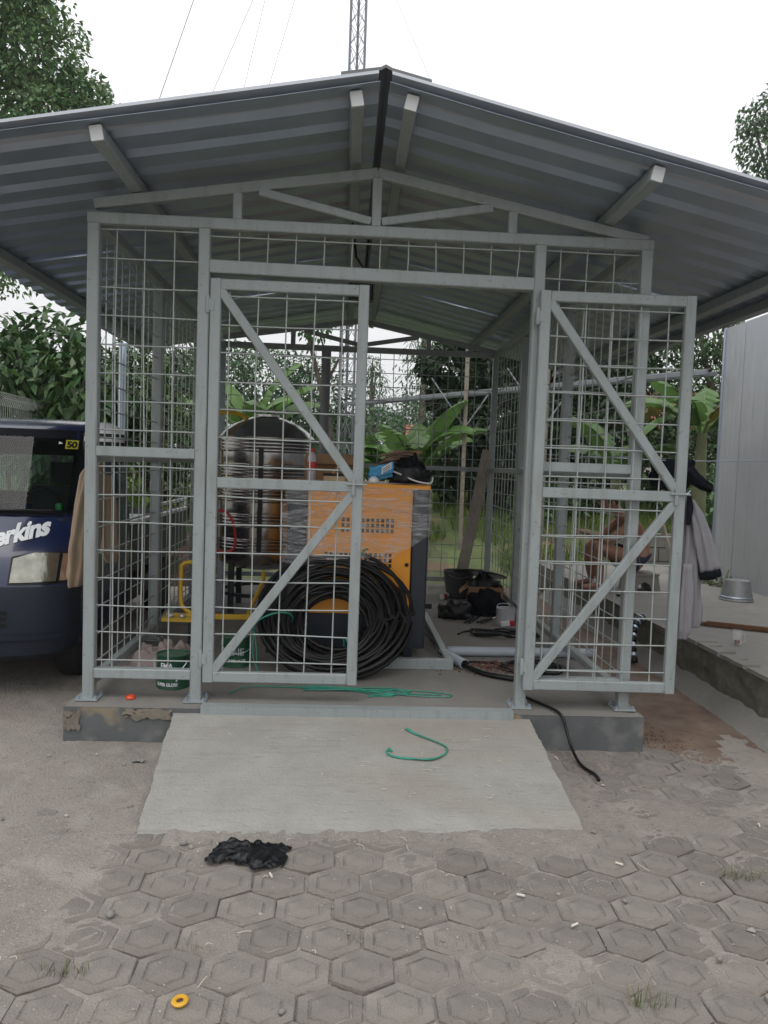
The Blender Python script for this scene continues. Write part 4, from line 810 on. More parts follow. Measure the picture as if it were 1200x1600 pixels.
# paint cans
def can(loc, label, rot, marks):
    c = thing('paint_can', label, 'paint can', loc, rot, 'green paint cans on the shed floor'); b = MB(); b.lathe([(.094, 0), (.097, .004), (.095, .010), (.095, .185), (.098, .190), (.098, .196), (.088, .197), (.086, .190), (0, .190)], 30); b.build('can_body', M['green'], c, smooth=True)
    b = MB(); b.lathe([(.0955, .055), (.0955, .075)], 30, cap=False); 
    fn = lambda z0: (lambda x, y: Vector((.0962*sin(x/.0962), -.0962*cos(x/.0962), z0+y)))
    for (txt, size, z0, m, sx) in marks: text_obj(txt, size, m, fn(z0), c, bold=.0012, sx=sx, subdiv=2)
    b = MB(); b.tube([(.098*cos(t), .0, .17-.11*sin(t)) if False else (.1*cos(t), -.03-.07*sin(t), .165-.07*sin(t)) for t in [pi*i/14 for i in range(15)]], .002, 4); b.build('handle', M['galv'], c)
    return c
redp = mat('label_red', (.35, .04, .03), .5)
c1 = can((-1.10, .26, FZ), 'green paint can with white lettering beside the left front posts', R(-12), [('SUPER GLOSS', .026, .022, M['letters'], .9), ('EMA', .045, .125, M['letters'], .9)])
b = MB(); fnr = lambda a, z: (.0958*sin(a), -.0958*cos(a), z); b.add([fnr(-.5, .095), fnr(-.1, .088), fnr(.35, .10), fnr(.75, .112), fnr(.7, .125), fnr(.3, .115), fnr(-.1, .105), fnr(-.5, .107)], [(0, 1, 6, 7), (1, 2, 5, 6), (2, 3, 4, 5)]); b.build('label_stroke', redp, c1)
b = MB(); b.tube([fnr(.62, .05), fnr(.7, .075), fnr(.62, .1), (fnr(.5, .11))], .005, 5); b.build('label_swirl', M['letters'], c1)
can((-.80, .76, FZ), 'green paint can behind the closed gate, next to the hose coil', R(10), [('SUPER GLOSS', .022, .04, M['letters'], .9), ('INE', .062, .085, M['letters'], 1.0), ('INE', .058, .087, M['black'], 1.0)])
b = MB(); b.lathe([(.026, 0), (.028, .006), (.020, .018), (.014, .020), (.012, .014), (0, .012)], 16); o = tag(b.build('bottle_cap', mat('orange_red_plastic', (.62, .06, .012), .4), None, smooth=True), 'small orange-red cap on the slab edge by the corner post', 'cap'); o.location = (-1.275, .0, FZ)
b = MB()
def clf(u, v): x = -.22+.44*u; y = -.16+.34*v; e = min(u, 1-u, v, 1-v); return (x+.03*nz(v*4, u*3), y+.04*nz(u*4, v*4, 2), .006+sstep(0, .25, e)*(.07+.09*abs(fbm(u*3.1, v*3.1, 5))+.03*abs(nz(u*9, v*9))))
b.grid(clf, 40, 34); o = tag(b.build('rag_heap', mat('pinkish_rag', (.30, .245, .23), .9, 0, .12, 7, .3, 150), None, smooth='all'), 'crumpled pinkish grey rag lying behind the left paint can', 'rag'); o.location = (-1.28, .72, FZ)
# things on top of the machine
TZ = CZ1+.008
cbx = thing('cardboard_box', 'open brown cardboard box on top of the orange machine', 'box', (-.22, 1.42, TZ))
for (x0, y0, x1, y1) in ((-.2, -.002, .2, .002), (-.2, .248, .2, .252), (-.202, .003, -.198, .247), (.198, .003, .202, .247)): MB().box(x0, y0, 0, x1, y1, .19).build('side', M['card'], cbx)
MB().box(-.197, .003, .002, .197, .247, .006).build('bottom', M['card'], cbx)
b = MB(); b.add([(-.2, -.004, .19), (.2, -.004, .19), (.21, -.075, .12), (-.21, -.075, .12)], [(0, 1, 2, 3)]); b.add([(-.2, -.006, .188), (.2, -.006, .188), (.21, -.078, .118), (-.21, -.078, .118)], [(0, 1, 2, 3)]); b.build('flap', M['card'], cbx)
bt = thing('plastic_bottle', 'clear bottle with red cap standing beside the cardboard box', 'bottle', (-.365, 1.26, TZ)); MB().lathe([(.03, 0), (.034, .01), (.034, .06), (.031, .07), (.034, .08), (.034, .15), (.028, .175), (.016, .19), (.014, .20)], 18).build('body', mat('bottle_plastic', (.40, .36, .40), .15, 0, .2, 20), bt, smooth=True); MB().lathe([(.018, .20), (.018, .225), (.0, .226)], 14).build('screw_cap', M['red'], bt); MB().lathe([(.0348, .085), (.0348, .13)], 18, cap=False).build('label_band', M['red'], bt)
wb = thing('wooden_block', 'pale wooden block lying in front of the cardboard box', 'block', (-.2, 1.13, TZ)); MB().box(-.075, -.03, 0, .075, .03, .035, .004).build('block', mat('pale_wood', (.42, .33, .2), .8, 0, .1, 8), wb)
sn = thing('sandal', 'dark sandal with brown strap resting on the wooden block', 'sandal', (-.19, 1.15, TZ+.037)); b = MB(); b.prism([(-.09, -.03), (-.04, -.04), (.05, -.032), (.09, 0), (.05, .035), (-.05, .035), (-.09, .02)], lambda x, y: (x, y, 0), lambda x, y: (x, y, .018)); b.build('sole', M['black'], sn); rope([(-.02, -.04, .015), (.0, -.02, .05), (.02, .01, .052), (.03, .036, .015)], .012, M['card'], 'strap', sn)
pk = thing('blue_packet', 'crumpled blue and white packet on the right part of the machine top', 'packet', (.125, 1.10, TZ), R(8)); b = MB(); b.grid(lambda u, v: (-.085+.17*u+.01*nz(v*5, u), .008*nz(u*6, v*6), .03+.075*v+.045*u+.01*nz(u*7, 1)), 14, 8); b.grid(lambda u, v: (-.085+.17*u+.01*nz(v*5, u), .03+.008*nz(u*6, v*6), .0+.075*v+.045*u+.01*nz(u*7, 1)), 14, 8); b.build('wrapper', mat('packet_blue', (.03, .27, .50), .35), pk, smooth='all')
b = MB(); b.grid(lambda u, v: (.0+.07*u, -.006+.006*nz(u*6, v*6), .058+.05*v+.04*u), 6, 5); b.build('label_panel', M['white'], pk)
for k in range(3): MB().tube([(.01+.0*k, -.009, .07+k*.014), (.06, -.009, .10+k*.014)], .0022, 4).build('label_line', mat('packet_print', (.05, .12, .3), .5), pk)
lump('white_cup', M['white'], (.07, 1.06, TZ), .035, .03, .03, 3, 'small crumpled white cup in front of the blue packet', 'cup', .2)
cw = thing('cable_bundle', 'bundle of brown cables and folded cardboard piled on the machine', 'cable bundle', (.27, 1.28, TZ)); brn = mat('brown_cable', (.20, .135, .095), .6, 0, .15, 20); g = random.Random(9)
for k in range(9): rope([(-.17+g.uniform(0, .05), g.uniform(-.1, .1), .05+k*.017), (-.05, g.uniform(-.12, .0), .09+k*.016), (.07, g.uniform(-.1, .02), .085+k*.017), (.15+g.uniform(-.04, .04), g.uniform(-.02, .1), .06+k*.016)], .009, brn, 'cable', cw, 5, 5)
MB().box(-.05, .0, .215, .15, .14, .235, .003).build('folded_card', M['card'], cw); rope([(-.1, -.12, .1), (.0, -.17, .06), (.1, -.2, .02), (.2, -.19, .01), (.22, -.15, .05)], .006, M['white'], 'pale_cord', cw); 
lump('black_bag', M['blackplastic'], (.33, 1.2, TZ), .12, .11, .12, 8, 'black plastic bag slumped on the right corner of the machine', 'bag', .5)
# right side of the floor
fb = thing('carton', 'open cardboard carton on the floor near the right mesh wall', 'box', (1.28, 3.18, FZ), R(-6))
for (x0, y0, x1, y1) in ((-.17, -.13, .17, -.126), (-.17, .126, .17, .13), (-.17, -.125, -.166, .125), (.166, -.125, .17, .125)): MB().box(x0, y0, 0, x1, y1, .2).build('side', M['card'], fb)
MB().box(-.165, -.124, .001, .165, .124, .005).build('bottom', M['card'], fb); b = MB(); b.add([(-.17, -.13, .2), (-.17, .13, .2), (-.25, .12, .13), (-.25, -.12, .13)], [(0, 1, 2, 3)]); b.build('flap', M['card'], fb)
lump('bag_contents', M['blackplastic'], (1.27, 3.2, .3), .16, .12, .13, 12, 'black plastic bundle stuffed into the floor carton', 'bag', .4)
gb = thing('grey_bucket', 'dark grey plastic bucket behind the floor carton', 'bucket', (1.08, 3.62, FZ)); MB().lathe([(.12, 0), (.155, .26), (.16, .265), (.16, .28), (.15, .28), (.115, .01), (0, .01)], 24).build('bucket_body', mat('bucket_grey', (.07, .07, .072), .6, 0, .2, 8), gb, smooth=True); rope([(-.155, 0, .27), (-.1, -.12, .24), (.0, -.17, .22), (.1, -.12, .24), (.155, 0, .27)], .003, M['galv'], 'handle', gb)
ld = thing('pot_lid', 'dark round lid propped on the floor carton', 'lid', (1.27, 3.42, .47)); b = MB(); b.lathe([(.27, 0), (.275, .012), (.20, .03), (.1, .04), (0, .042)], 32); o = b.build('disc', mat('dark_steel', (.06, .06, .062), .3, .6), ld, smooth=True); o.rotation_euler = (R(-12), R(8), 0); MB().lathe([(.02, .04), (.025, .055), (0, .06)], 12).build('knob', M['black'], ld)
lump('bin_bag', M['blackplastic'], (.90, 2.52, FZ), .14, .11, .10, 21, 'black plastic bag on the floor nearest the machine', 'bag', .5)
lump('tool_bag', M['blackcloth'], (1.2, 2.72, FZ), .17, .13, .15, 25, 'black cloth tool bag on the floor in front of the carton', 'bag', .4)
for k, (x, lab) in enumerate(((1.02, 'left of the two pliers beside the black bag'), (1.14, 'right of the two pliers beside the black bag'))):
    pl = thing('pliers', lab, 'pliers', (x, 2.36, FZ), R(-30-8*k), 'pliers on the shed floor')
    for s in (-1, 1): rope([(0, .14, .015), (.004*s, .08, .016), (.02*s, .0, .016), (.018*s, -.11, .012)], .009, M['black'], 'grip', pl, 6, 4)
    MB().bar((0, .12, .015), (0, .19, .015), .022, .014).build('jaw', M['steel'], pl)
wc = thing('white_pot', 'white tin pot with wire handle near the right mesh wall', 'pot', (1.30, 2.28, FZ)); MB().lathe([(.075, 0), (.08, .005), (.08, .14), (.083, .145), (.075, .145), (.072, .01), (0, .01)], 22).build('pot_body', mat('dull_white', (.5, .5, .53), .45, 0, .1, 8), wc, smooth=True); rope([(-.08, 0, .14), (-.05, .05, .17), (.05, .05, .17), (.08, 0, .14)], .003, M['galv'], 'handle', wc)
sp = thing('spray_can', 'red and white spray can lying beside the grey bucket', 'can', (.93, 3.5, FZ+.028), R(60)); o = MB().lathe([(.026, -.08), (.028, -.075), (.028, .06), (.02, .075), (.01, .08)], 16).build('can_body', M['white'], sp, smooth=True); o.rotation_euler = (0, pi/2, 0); o = MB().lathe([(.0285, -.07), (.0285, .0)], 16, cap=False).build('label_band', redp, sp); o.rotation_euler = (0, pi/2, 0)
g = random.Random(31); pts = []
for k in range(46): a = k*.62; r = .17+.05*sin(k*1.3); pts.append((r*1.25*cos(a)+.02*sin(k), r*.62*sin(a), .008+.010*(k % 4)))
o = rope([(-.38, -.02, .008), (-.3, .1, .008), (-.1, .16, .008)]+pts, .0075, M['black'], 'power_cable', None, 6, 4); o.location = (1.20, 1.83, FZ); tag(o, 'black power cable looped on the floor below the white pot', 'cable')
rb = thing('red_plug', 'small red capped plug lying on the looped cable', 'plug', (1.30, 2.02, FZ+.045)); MB().lathe([(.022, 0), (.024, .01), (.024, .04), (0, .045)], 14).build('cap', M['red'], rb, smooth=True); MB().bar((-.09, 0, .01), (-.02, 0, .02), .04, .035).build('socket', M['white'], rb)
o = rope([(.64, 1.12, FZ+.036), (1.0, 1.13, FZ+.036), (1.72, 1.15, FZ+.036)], .034, M['pvc'], 'pvc_pipe', None, 14, 4); tag(o, 'long pale grey plastic pipe lying across the floor and out through the right mesh', 'pipe')
ps = thing('short_pvc_pipe', 'short pale grey pipe stub angled toward the camera beside the frame corner', 'pipe', (.66, .93, FZ+.036)); MB().tube([(-.06, .13, 0), (.05, -.17, 0)], [.036, .034], 14).build('pipe', M['pvc'], ps, smooth=True); MB().tube([(.045, -.155, 0), (.053, -.178, 0)], .0285, 14).build('opening', M['black'], ps)
b = MB(); b.bar((.78, 1.085, FZ+.05), (.80, 1.085, FZ+.05), .05, .05); 
o = rope([(.71, .75, FZ+.03), (.80, .62, FZ+.02), (.9, .54, FZ+.018), (1.05, .47, FZ+.018), (1.3, .40, FZ+.018)], .018, M['black'], 'thick_hose', None, 8, 6); tag(o, 'thick black hose coming out of the short pipe stub', 'hose')
pts = []
for k in range(40): a = k*.55; pts.append((.20*cos(a)*(1+.15*sin(k*.7)), .14*sin(a)*(1+.15*cos(k*.9)), .010+.009*(k % 3)))
o = rope([(-.5, .1, .009), (-.4, .13, .009), (-.25, .12, .009)]+pts, .009, M['black'], 'cable_loops', None, 6, 4); o.location = (1.18, .80, FZ); tag(o, 'loops of black cable around the right front post', 'cable')
g = np.random.default_rng(77); b = MB()
for k in range(420):
    x, y = g.normal(.93, .13), g.normal(.80, .075); s = g.uniform(.005, .013); vs = [(x+s*g.uniform(.6, 1)*dx, y+s*g.uniform(.6, 1)*dy, FZ+.004+s*.8*dz*g.uniform(.6, 1)+.02*max(0, 1-abs(x-.93)/.2)*(k % 3)/2) for dx, dy, dz in ((1, 0, 0), (-1, .2, 0), (0, 1, 0), (0, -1, .1), (.1, 0, 1), (0, 0, -.5))]
    b.add(vs, [(0, 2, 4), (2, 1, 4), (1, 3, 4), (3, 0, 4), (0, 2, 5), (2, 1, 5), (1, 3, 5), (3, 0, 5)])
kind(b.build('brick_rubble', mat('brick_bits', (.16, .065, .04), .9, 0, .3, 30), None), 'stuff')
pk = thing('leaning_plank', 'weathered grey plank leaning against the back corner of the cage', 'plank', (1.12, 4.0, FZ)); MB().bar((-.02, -.1, .01), (.30, .19, 1.55), .085, .03, (1, 0, 0), .003).build('board', M['wood'], pk); MB().bar((.045, -.06, .01), (.345, .20, 1.45), .04, .045, (1, 0, 0), .003).build('batten', M['wood'], pk)
ps_ = bpy.data.materials.new('clear_sheet'); ps_.use_nodes = True; q = ps_.node_tree.nodes['Principled BSDF']; q.inputs['Base Color'].default_value = (.55, .5, .44, 1); q.inputs['Alpha'].default_value = .38; q.inputs['Roughness'].default_value = .2
b = MB(); b.grid(lambda u, v: (-.02+.30*u+.04*nz(v*3, u*2), .05*nz(u*5, v*5)+.10*v, .55*v*(1-.35*abs(u-.35))+.002), 18, 22); o = tag(b.build('plastic_sheet', ps_, None, smooth='all'), 'sheet of clear plastic propped between the machine and the plank', 'plastic sheet'); o.location = (.72, 3.75, FZ)
o = rope([(.56, 1.0, FZ+.06), (.60, .93, FZ+.03), (.68, .82, FZ+.012), (.64, 1.1, FZ+.012), (.50, 1.6, FZ+.08)], .006, M['black'], 'thin_cable', None, 5, 6); tag(o, 'thin black cable trailing from the right side of the machine', 'cable')
# green twine on the slab and the ramp
def twine(name, lab, paths, loc=(0, 0, 0)):
    t = thing(name, lab, 'twine', loc)
    for p in paths: rope(p, .0035, M['twine'], 'strand', t, 4, 6)
    return t
g = random.Random(3); z = FZ+.006
pths = [[(-.75, .10, z), (-.66, .22, z+.01), (-.5, .26, z), (-.3, .25, z), (-.1, .22, z), (.05, .18, z)], [(-.4, .27, z), (-.2, .26, z+.01), (0, .22, z), (.25, .24, z), (.42, .22, z), (.54, .17, z), (.50, .12, z), (.35, .13, z), (.2, .16, z), (.05, .12, z)], [(-.1, .25, z), (.1, .28, z), (.22, .27, z), (.3, .22, z), (.25, .19, z), (.3, .17, z), (.48, .16, z)], [(.0, .20, z), (.12, .14, z), (.2, .12, z), (.1, .11, z), (.05, .10, z)]]
for k in range(6): pths.append([(-.25+g.uniform(-.15, .1), .22+g.uniform(-.03, .05), z+.004), (-.05+g.uniform(-.1, .1), .21+g.uniform(-.03, .04), z+.008), (.12+g.uniform(-.05, .1), .20+g.uniform(-.06, .05), z+.004), (.22+g.uniform(-.1, .15), .16+g.uniform(-.04, .05), z)])
twine('twine_tangle', 'tangle of green plastic twine on the slab behind the threshold', pths)
def rz_(y): return .012+.158*(1+(y+.142)/.99)+.003
twine('twine_hook', 'hooked strand of green twine lying alone on the ramp', [[(x, y, rz_(y)+.004+.002*k) for x, y in ((.235+.004*k, -.285), (.30, -.35), (.40, -.42-.004*k), (.435, -.48), (.41, -.54), (.34, -.575-.006*k), (.24, -.58), (.155, -.56), (.125, -.525), (.14, -.50+.004*k), (.155, -.515))] for k in range(3)])
tw = twine('twine_tail', 'green twine hanging beside the second paint can', [[(-.66, .50, z+.28), (-.64, .49, z+.15), (-.63, .47, z), (-.57, .40, z)], [(-.66, .50, z+.28), (-.66, .48, z+.12), (-.60, .44, z), (-.55, .38, z)]])
# ---------------------------------------------------------------- right of the shed: man, hanging clothes, platform things
PZ = .352
man = thing('person', 'shirtless man in dark shorts sitting hunched on a low stool, facing left', 'person', (2.86, 3.48, PZ)); mo = Vector((2.86, 3.48, PZ))
def skin_mesh(verts, edges, rad, sub=2):
    me = bpy.data.meshes.new('s'); me.from_pydata(verts, edges, []); ob = bpy.data.objects.new('s', me); C.objects.link(ob); md = ob.modifiers.new('k', 'SKIN'); md.use_smooth_shade = True
    for i, r in enumerate(rad): me.skin_vertices[0].data[i].radius = (r, r) if not hasattr(r, '__len__') else r
    me.skin_vertices[0].data[0].use_root = True; sb = ob.modifiers.new('b', 'SUBSURF'); sb.levels = sub; sb.render_levels = sub
    dg = bpy.context.evaluated_depsgraph_get(); out = bpy.data.meshes.new_from_object(ob.evaluated_get(dg)); bpy.data.objects.remove(ob); return out
vs = [(2.92, 3.48, .62), (2.94, 3.48, .78), (2.87, 3.48, .93), (2.78, 3.48, 1.05), (2.70, 3.48, 1.13), (2.63, 3.475, 1.20)]; rd = [(.15, .12), (.135, .11), (.15, .11), (.14, .10), (.055, .055), (.06, .06)]; ed = [(i, i+1) for i in range(5)]
def chain(start, pts, rs):
    i = start
    for p, r in zip(pts, rs): vs.append(p); rd.append(r); ed.append((i, len(vs)-1)); i = len(vs)-1
    return i
for s in (-1, 1):
    y = 3.48
    k = chain(0, [(2.86, y+.10*s, .63), (2.63, y+.14*s, .74), (2.43, y+.15*s, .80), (2.46, y+.14*s, .58), (2.48, y+.13*s, .42), (2.40, y+.14*s, .395), (2.28, y+.15*s, .385)], [.095, .085, .062, .058, .038, .035, .028])
    hx = -.08 if s < 0 else .05
    k = chain(3, [(2.77, y+.17*s, 1.06), (2.64, y+.20*s, .93), (2.53, y+.19*s, .86), (2.43, y+.15*s, .90), (2.36+hx*.3, y+.12*s, .935), (2.30+hx*.3, y+.11*s, .945)], [.055, .048, .040, .036, .024, (.032, .018)])
    bx = vs[k]
    for q in range(4): chain(k, [(bx[0]-.035, bx[1]+(-.027+.018*q), bx[2]-.004), (bx[0]-.065+.006*abs(q-1.5), bx[1]+(-.027+.018*q), bx[2]-.02), (bx[0]-.075+.006*abs(q-1.5), bx[1]+(-.026+.017*q), bx[2]-.04)], [.009, .0085, .007])
    chain(k-1, [(bx[0]+.01, bx[1]-.04*s, bx[2]-.01), (bx[0]-.025, bx[1]-.045*s, bx[2]-.025)], [.010, .008])
body = skin_mesh([tuple(Vector(p)-mo) for p in vs], ed, rd)
bm = bmesh.new(); bm.from_mesh(body)
def addlump(c, r, sub=3):
    mt = Matrix.Translation(Vector(c)-mo) @ Matrix.Rotation(R(-28), 4, 'Y') @ Matrix.Diagonal((*r, 1)); bmesh.ops.create_icosphere(bm, subdivisions=sub, radius=1, matrix=mt)
hc = Vector((2.585, 3.475, 1.255)); addlump(hc, (.095, .075, .118)); addlump(hc+Vector((-.045, 0, -.06)), (.05, .05, .055), 2); addlump(hc+Vector((-.10, 0, -.03)), (.02, .013, .024), 2)
for s in (-1, 1): addlump(hc+Vector((.01, .075*s, -.01)), (.02, .012, .03), 2); addlump(hc+Vector((-.082, .03*s, .015)), (.012, .02, .008), 2)
addlump(hc+Vector((-.088, 0, -.075)), (.012, .025, .008), 2)
bm.to_mesh(body); bm.free(); ob = bpy.data.objects.new('b', body); C.objects.link(ob); md = ob.modifiers.new('r', 'REMESH'); md.mode = 'VOXEL'; md.voxel_size = .0075; md.use_smooth_shade = True; sm = ob.modifiers.new('s', 'SMOOTH'); sm.iterations = 3; sm.factor = .5
dg = bpy.context.evaluated_depsgraph_get(); body2 = bpy.data.meshes.new_from_object(ob.evaluated_get(dg)); bpy.data.objects.remove(ob); body2.materials.clear(); body2.materials.append(M['skin']); link('body', body2, man)
v2 = [(2.925, 3.48, .74), (2.92, 3.48, .63)]; r2 = [(.152, .128), (.16, .135)]; e2 = [(0, 1)]
for s in (-1, 1):
    v2 += [(2.84, 3.48+.10*s, .645), (2.66, 3.48+.14*s, .728)]; r2 += [.108, .098]; e2 += [(1, len(v2)-2), (len(v2)-2, len(v2)-1)]
sh = skin_mesh([tuple(Vector(p)-mo) for p in v2], e2, r2); sh.materials.append(mat('dark_blue_shorts', (.018, .022, .045), .85, 0, .2, 20, .2, 100)); link('shorts', sh, man)
b = MB(); sphere(b, (0, 0, 0), .102, .083, .112, 18, 12, lambda p: 1+.05*nz(p.x*9, p.y*9, p.z*9)); b.v = [v for v in b.v]; hair = b
keep = [i for i, f in enumerate(hair.f) if np.mean([hair.v[k][2] for k in f]) > -.02+(-.10 if np.mean([hair.v[k][0] for k in f]) > .03 else .05 if np.mean([hair.v[k][0] for k in f]) < -.06 else 0)]
hair.f = [hair.f[i] for i in keep]; hair.mi = [0]*len(keep); o = hair.build('hair', M['hair'], man, smooth='all'); o.location = hc-mo+Vector((.006, 0, .012)); o.rotation_euler = (0, R(-22), 0)
st = thing('low_stool', 'low grey block stool under the sitting man', 'stool', (2.94, 3.48, PZ)); b = MB(); b.prism([(-.17, 0), (-.08, 0), (-.06, .07), (0, .10), (.06, .07), (.08, 0), (.17, 0), (.14, .165), (-.14, .165)], lambda x, z: (x, -.14, z), lambda x, z: (x, .14, z)); b.build('legs_block', M['concrete'], st); MB().box(-.15, -.15, .166, .15, .15, .185, .006).build('seat', M['concrete'], st)
# tools in front of the man
for k, (x, y, lab) in enumerate(((2.55, 3.0, 'small dark tool on the platform edge in front of the man'), (3.25, 3.35, 'short black chain lying right of the stool'))):
    b = MB()
    for i in range(5): sphere(b, (i*.035, .01*sin(i*2), .012), .024, .016, .012, 8, 6)
    o = tag(b.build('tool' if k == 0 else 'chain', M['black'], None, smooth='all'), lab, 'tool' if k == 0 else 'chain'); o.location = (x, y, PZ+.002)
# cloth tubes
def cloth(name, m, stations, par=None, folds=6, depth=.12, seed=0, nu=40, sub=6, axis='z'):
    """soft closed tube of cloth; stations: (centre, halfwidth vector, thickness)"""
    b = MB(); S_ = [(Vector(c), Vector(w), t) for c, w, t in stations]; rows = []
    for i in range(len(S_)-1):
        for k in range(sub if i < len(S_)-2 else sub+1):
            q = k/sub; qq = q*q*(3-2*q); rows.append((S_[i][0].lerp(S_[i+1][0], q), S_[i][1].lerp(S_[i+1][1], qq), S_[i][2]*(1-qq)+S_[i+1][2]*qq))
    nr = len(rows); vs = []
    for j, (c, w, t) in enumerate(rows):
        dirv = (rows[min(j+1, nr-1)][0]-rows[max(j-1, 0)][0]).normalized(); nn = w.normalized().cross(dirv)
        for i in range(nu):
            a = 2*pi*i/nu; f = 1+depth*sin(folds*a+seed+j*.09)+depth*.9*nz(cos(a)*2.2+seed, sin(a)*2.2, j*.16)+depth*1.1*(abs(nz(cos(a)*3.4+seed*2, sin(a)*3.4+j*.12, j*.10))-.25); vs.append(c+w*cos(a)*f+nn*t*sin(a)*f)
    b.add(vs, [(j*nu+i, j*nu+(i+1) % nu, (j+1)*nu+(i+1) % nu, (j+1)*nu+i) for j in range(nr-1) for i in range(nu)]+[tuple(range(nu)), tuple(range((nr-1)*nu, nr*nu))]); return b.build(name, m, par, smooth='all')
cv = thing('hanging_overall', 'pale lavender grey overall with black cuff hung on the open gate leaf', 'overall', (1.83, -.03, .66)); q = Vector((1.83, -.03, .66))
def cs(*L): return [(Vector(c)-q, w, t) for c, w, t in L]
cloth('body', M['greycloth'], cs(((1.800, -.03, 1.435), (.012, 0, 0), .012), ((1.805, -.03, 1.36), (.035, 0, 0), .022), ((1.82, -.03, 1.20), (.06, 0, 0), .03), ((1.825, -.03, 1.0), (.068, 0, 0), .035), ((1.84, -.03, .85), (.068, 0, 0), .035), ((1.85, -.03, .74), (.062, 0, 0), .035), ((1.85, -.03, .685), (.055, 0, 0), .03)), cv, 7, .2, 1)
cloth('trouser_leg', M['greycloth'], cs(((1.80, -.055, 1.05), (.04, 0, 0), .03), ((1.795, -.06, .85), (.048, 0, 0), .04), ((1.80, -.06, .68), (.045, 0, 0), .038), ((1.80, -.055, .625), (.035, 0, 0), .025)), cv, 5, .2, 5)
cloth('sleeve', M['greycloth'], cs(((1.812, -.06, 1.41), (.014, 0, 0), .014), ((1.85, -.07, 1.30), (.035, 0, .012), .03), ((1.895, -.075, 1.15), (.045, 0, .015), .035), ((1.935, -.07, 1.02), (.05, 0, .015), .04)), cv, 5, .18, 9)
cloth('cuff', M['blackcloth'], cs(((1.933, -.07, 1.022), (.053, 0, .015), .043), ((1.945, -.07, .975), (.054, 0, .015), .04)), cv, 4, .10, 9, sub=3)
MB().tube([(-.075, -.045, .775), (-.05, -.05, .785), (-.03, -.03, .80), (-.03, .0, .79)], .004, 5).build('hook', M['galv'], cv)
cloth('collar', M['blackcloth'], cs(((1.786, -.085, 1.43), (.012, 0, 0), .01), ((1.79, -.09, 1.36), (.018, 0, 0), .014), ((1.785, -.09, 1.27), (.012, 0, 0), .01)), cv, 3, .15, 2, 16)
bj = thing('black_jacket', 'black jacket slung over the clothes line by the metal wall', 'jacket', (3.15, 3.0, 1.4)); q = Vector((3.15, 3.0, 1.4))
cloth('body', M['blackcloth'], cs(((3.01, 3, 1.70), (.20, 0, 0), .012), ((3.01, 3, 1.67), (.205, 0, 0), .025), ((3.02, 3, 1.56), (.19, 0, 0), .035), ((3.02, 3, 1.46), (.17, 0, 0), .035), ((3.0, 3, 1.40), (.15, 0, 0), .03)), bj, 7, .16, 4)
cloth('sleeve', M['blackcloth'], cs(((3.14, 2.97, 1.60), (.05, 0, .03), .03), ((3.23, 2.96, 1.51), (.04, 0, .04), .03), ((3.31, 2.96, 1.46), (.02, 0, .042), .03), ((3.39, 2.96, 1.43), (.01, 0, .04), .025)), bj, 4, .16, 8)
o = rope([(1.53, 2.9, 1.70), (2.4, 2.95, 1.69), (3.1, 3, 1.685), (4.14, 3.1, 1.72)], .004, M['galv'], 'clothes_line', None, 5, 5); tag(o, 'thin clothes line strung between the cage and the metal wall', 'line')
tj = thing('tan_jacket', 'tan jacket hung on the outside of the left mesh wall', 'jacket', (-1.64, .3, .85)); q = Vector((-1.64, .3, .85))
cloth('body', M['tan'], cs(((-1.60, .42, 1.53), (0, .035, 0), .03), ((-1.62, .38, 1.42), (0, .14, 0), .045), ((-1.63, .36, 1.22), (0, .19, 0), .05), ((-1.63, .30, 1.02), (0, .22, 0), .05), ((-1.63, .27, .86), (0, .22, 0), .05), ((-1.63, .26, .80), (0, .2, 0), .04)), tj, 7, .13, 3)
cloth('sleeve', M['tan'], cs(((-1.60, .55, 1.42), (0, .05, 0), .04), ((-1.60, .60, 1.25), (0, .07, 0), .05), ((-1.59, .60, 1.05), (0, .065, 0), .045), ((-1.585, .62, .93), (0, .08, 0), .05), ((-1.585, .66, .87), (0, .06, 0), .04)), tj, 4, .12, 6)
hm = thing('helmet', 'white and black helmet hung above the tan jacket', 'helmet', (-1.64, .66, 1.60)); b = MB(); b.lathe([(.115, -.02), (.122, .03), (.118, .075), (.095, .115), (.055, .14), (0, .148)], 28, cap=False); b.build('shell', mat('helmet_white', (.6, .6, .62), .25, coat=.6), hm, smooth=True); MB().lathe([(.1235, -.025), (.1255, .025)], 28, cap=False).build('rim_band', M['black'], hm, smooth=True); MB().lathe([(.121, .055), (.1205, .075)], 28, cap=False).build('stripe', M['black'], hm, smooth=True); rope([(.10, .06, -.02), (.09, .08, -.09), (.06, .06, -.12), (.07, -.04, -.1), (.1, -.06, -.02)], .008, M['black'], 'chin_strap', hm)
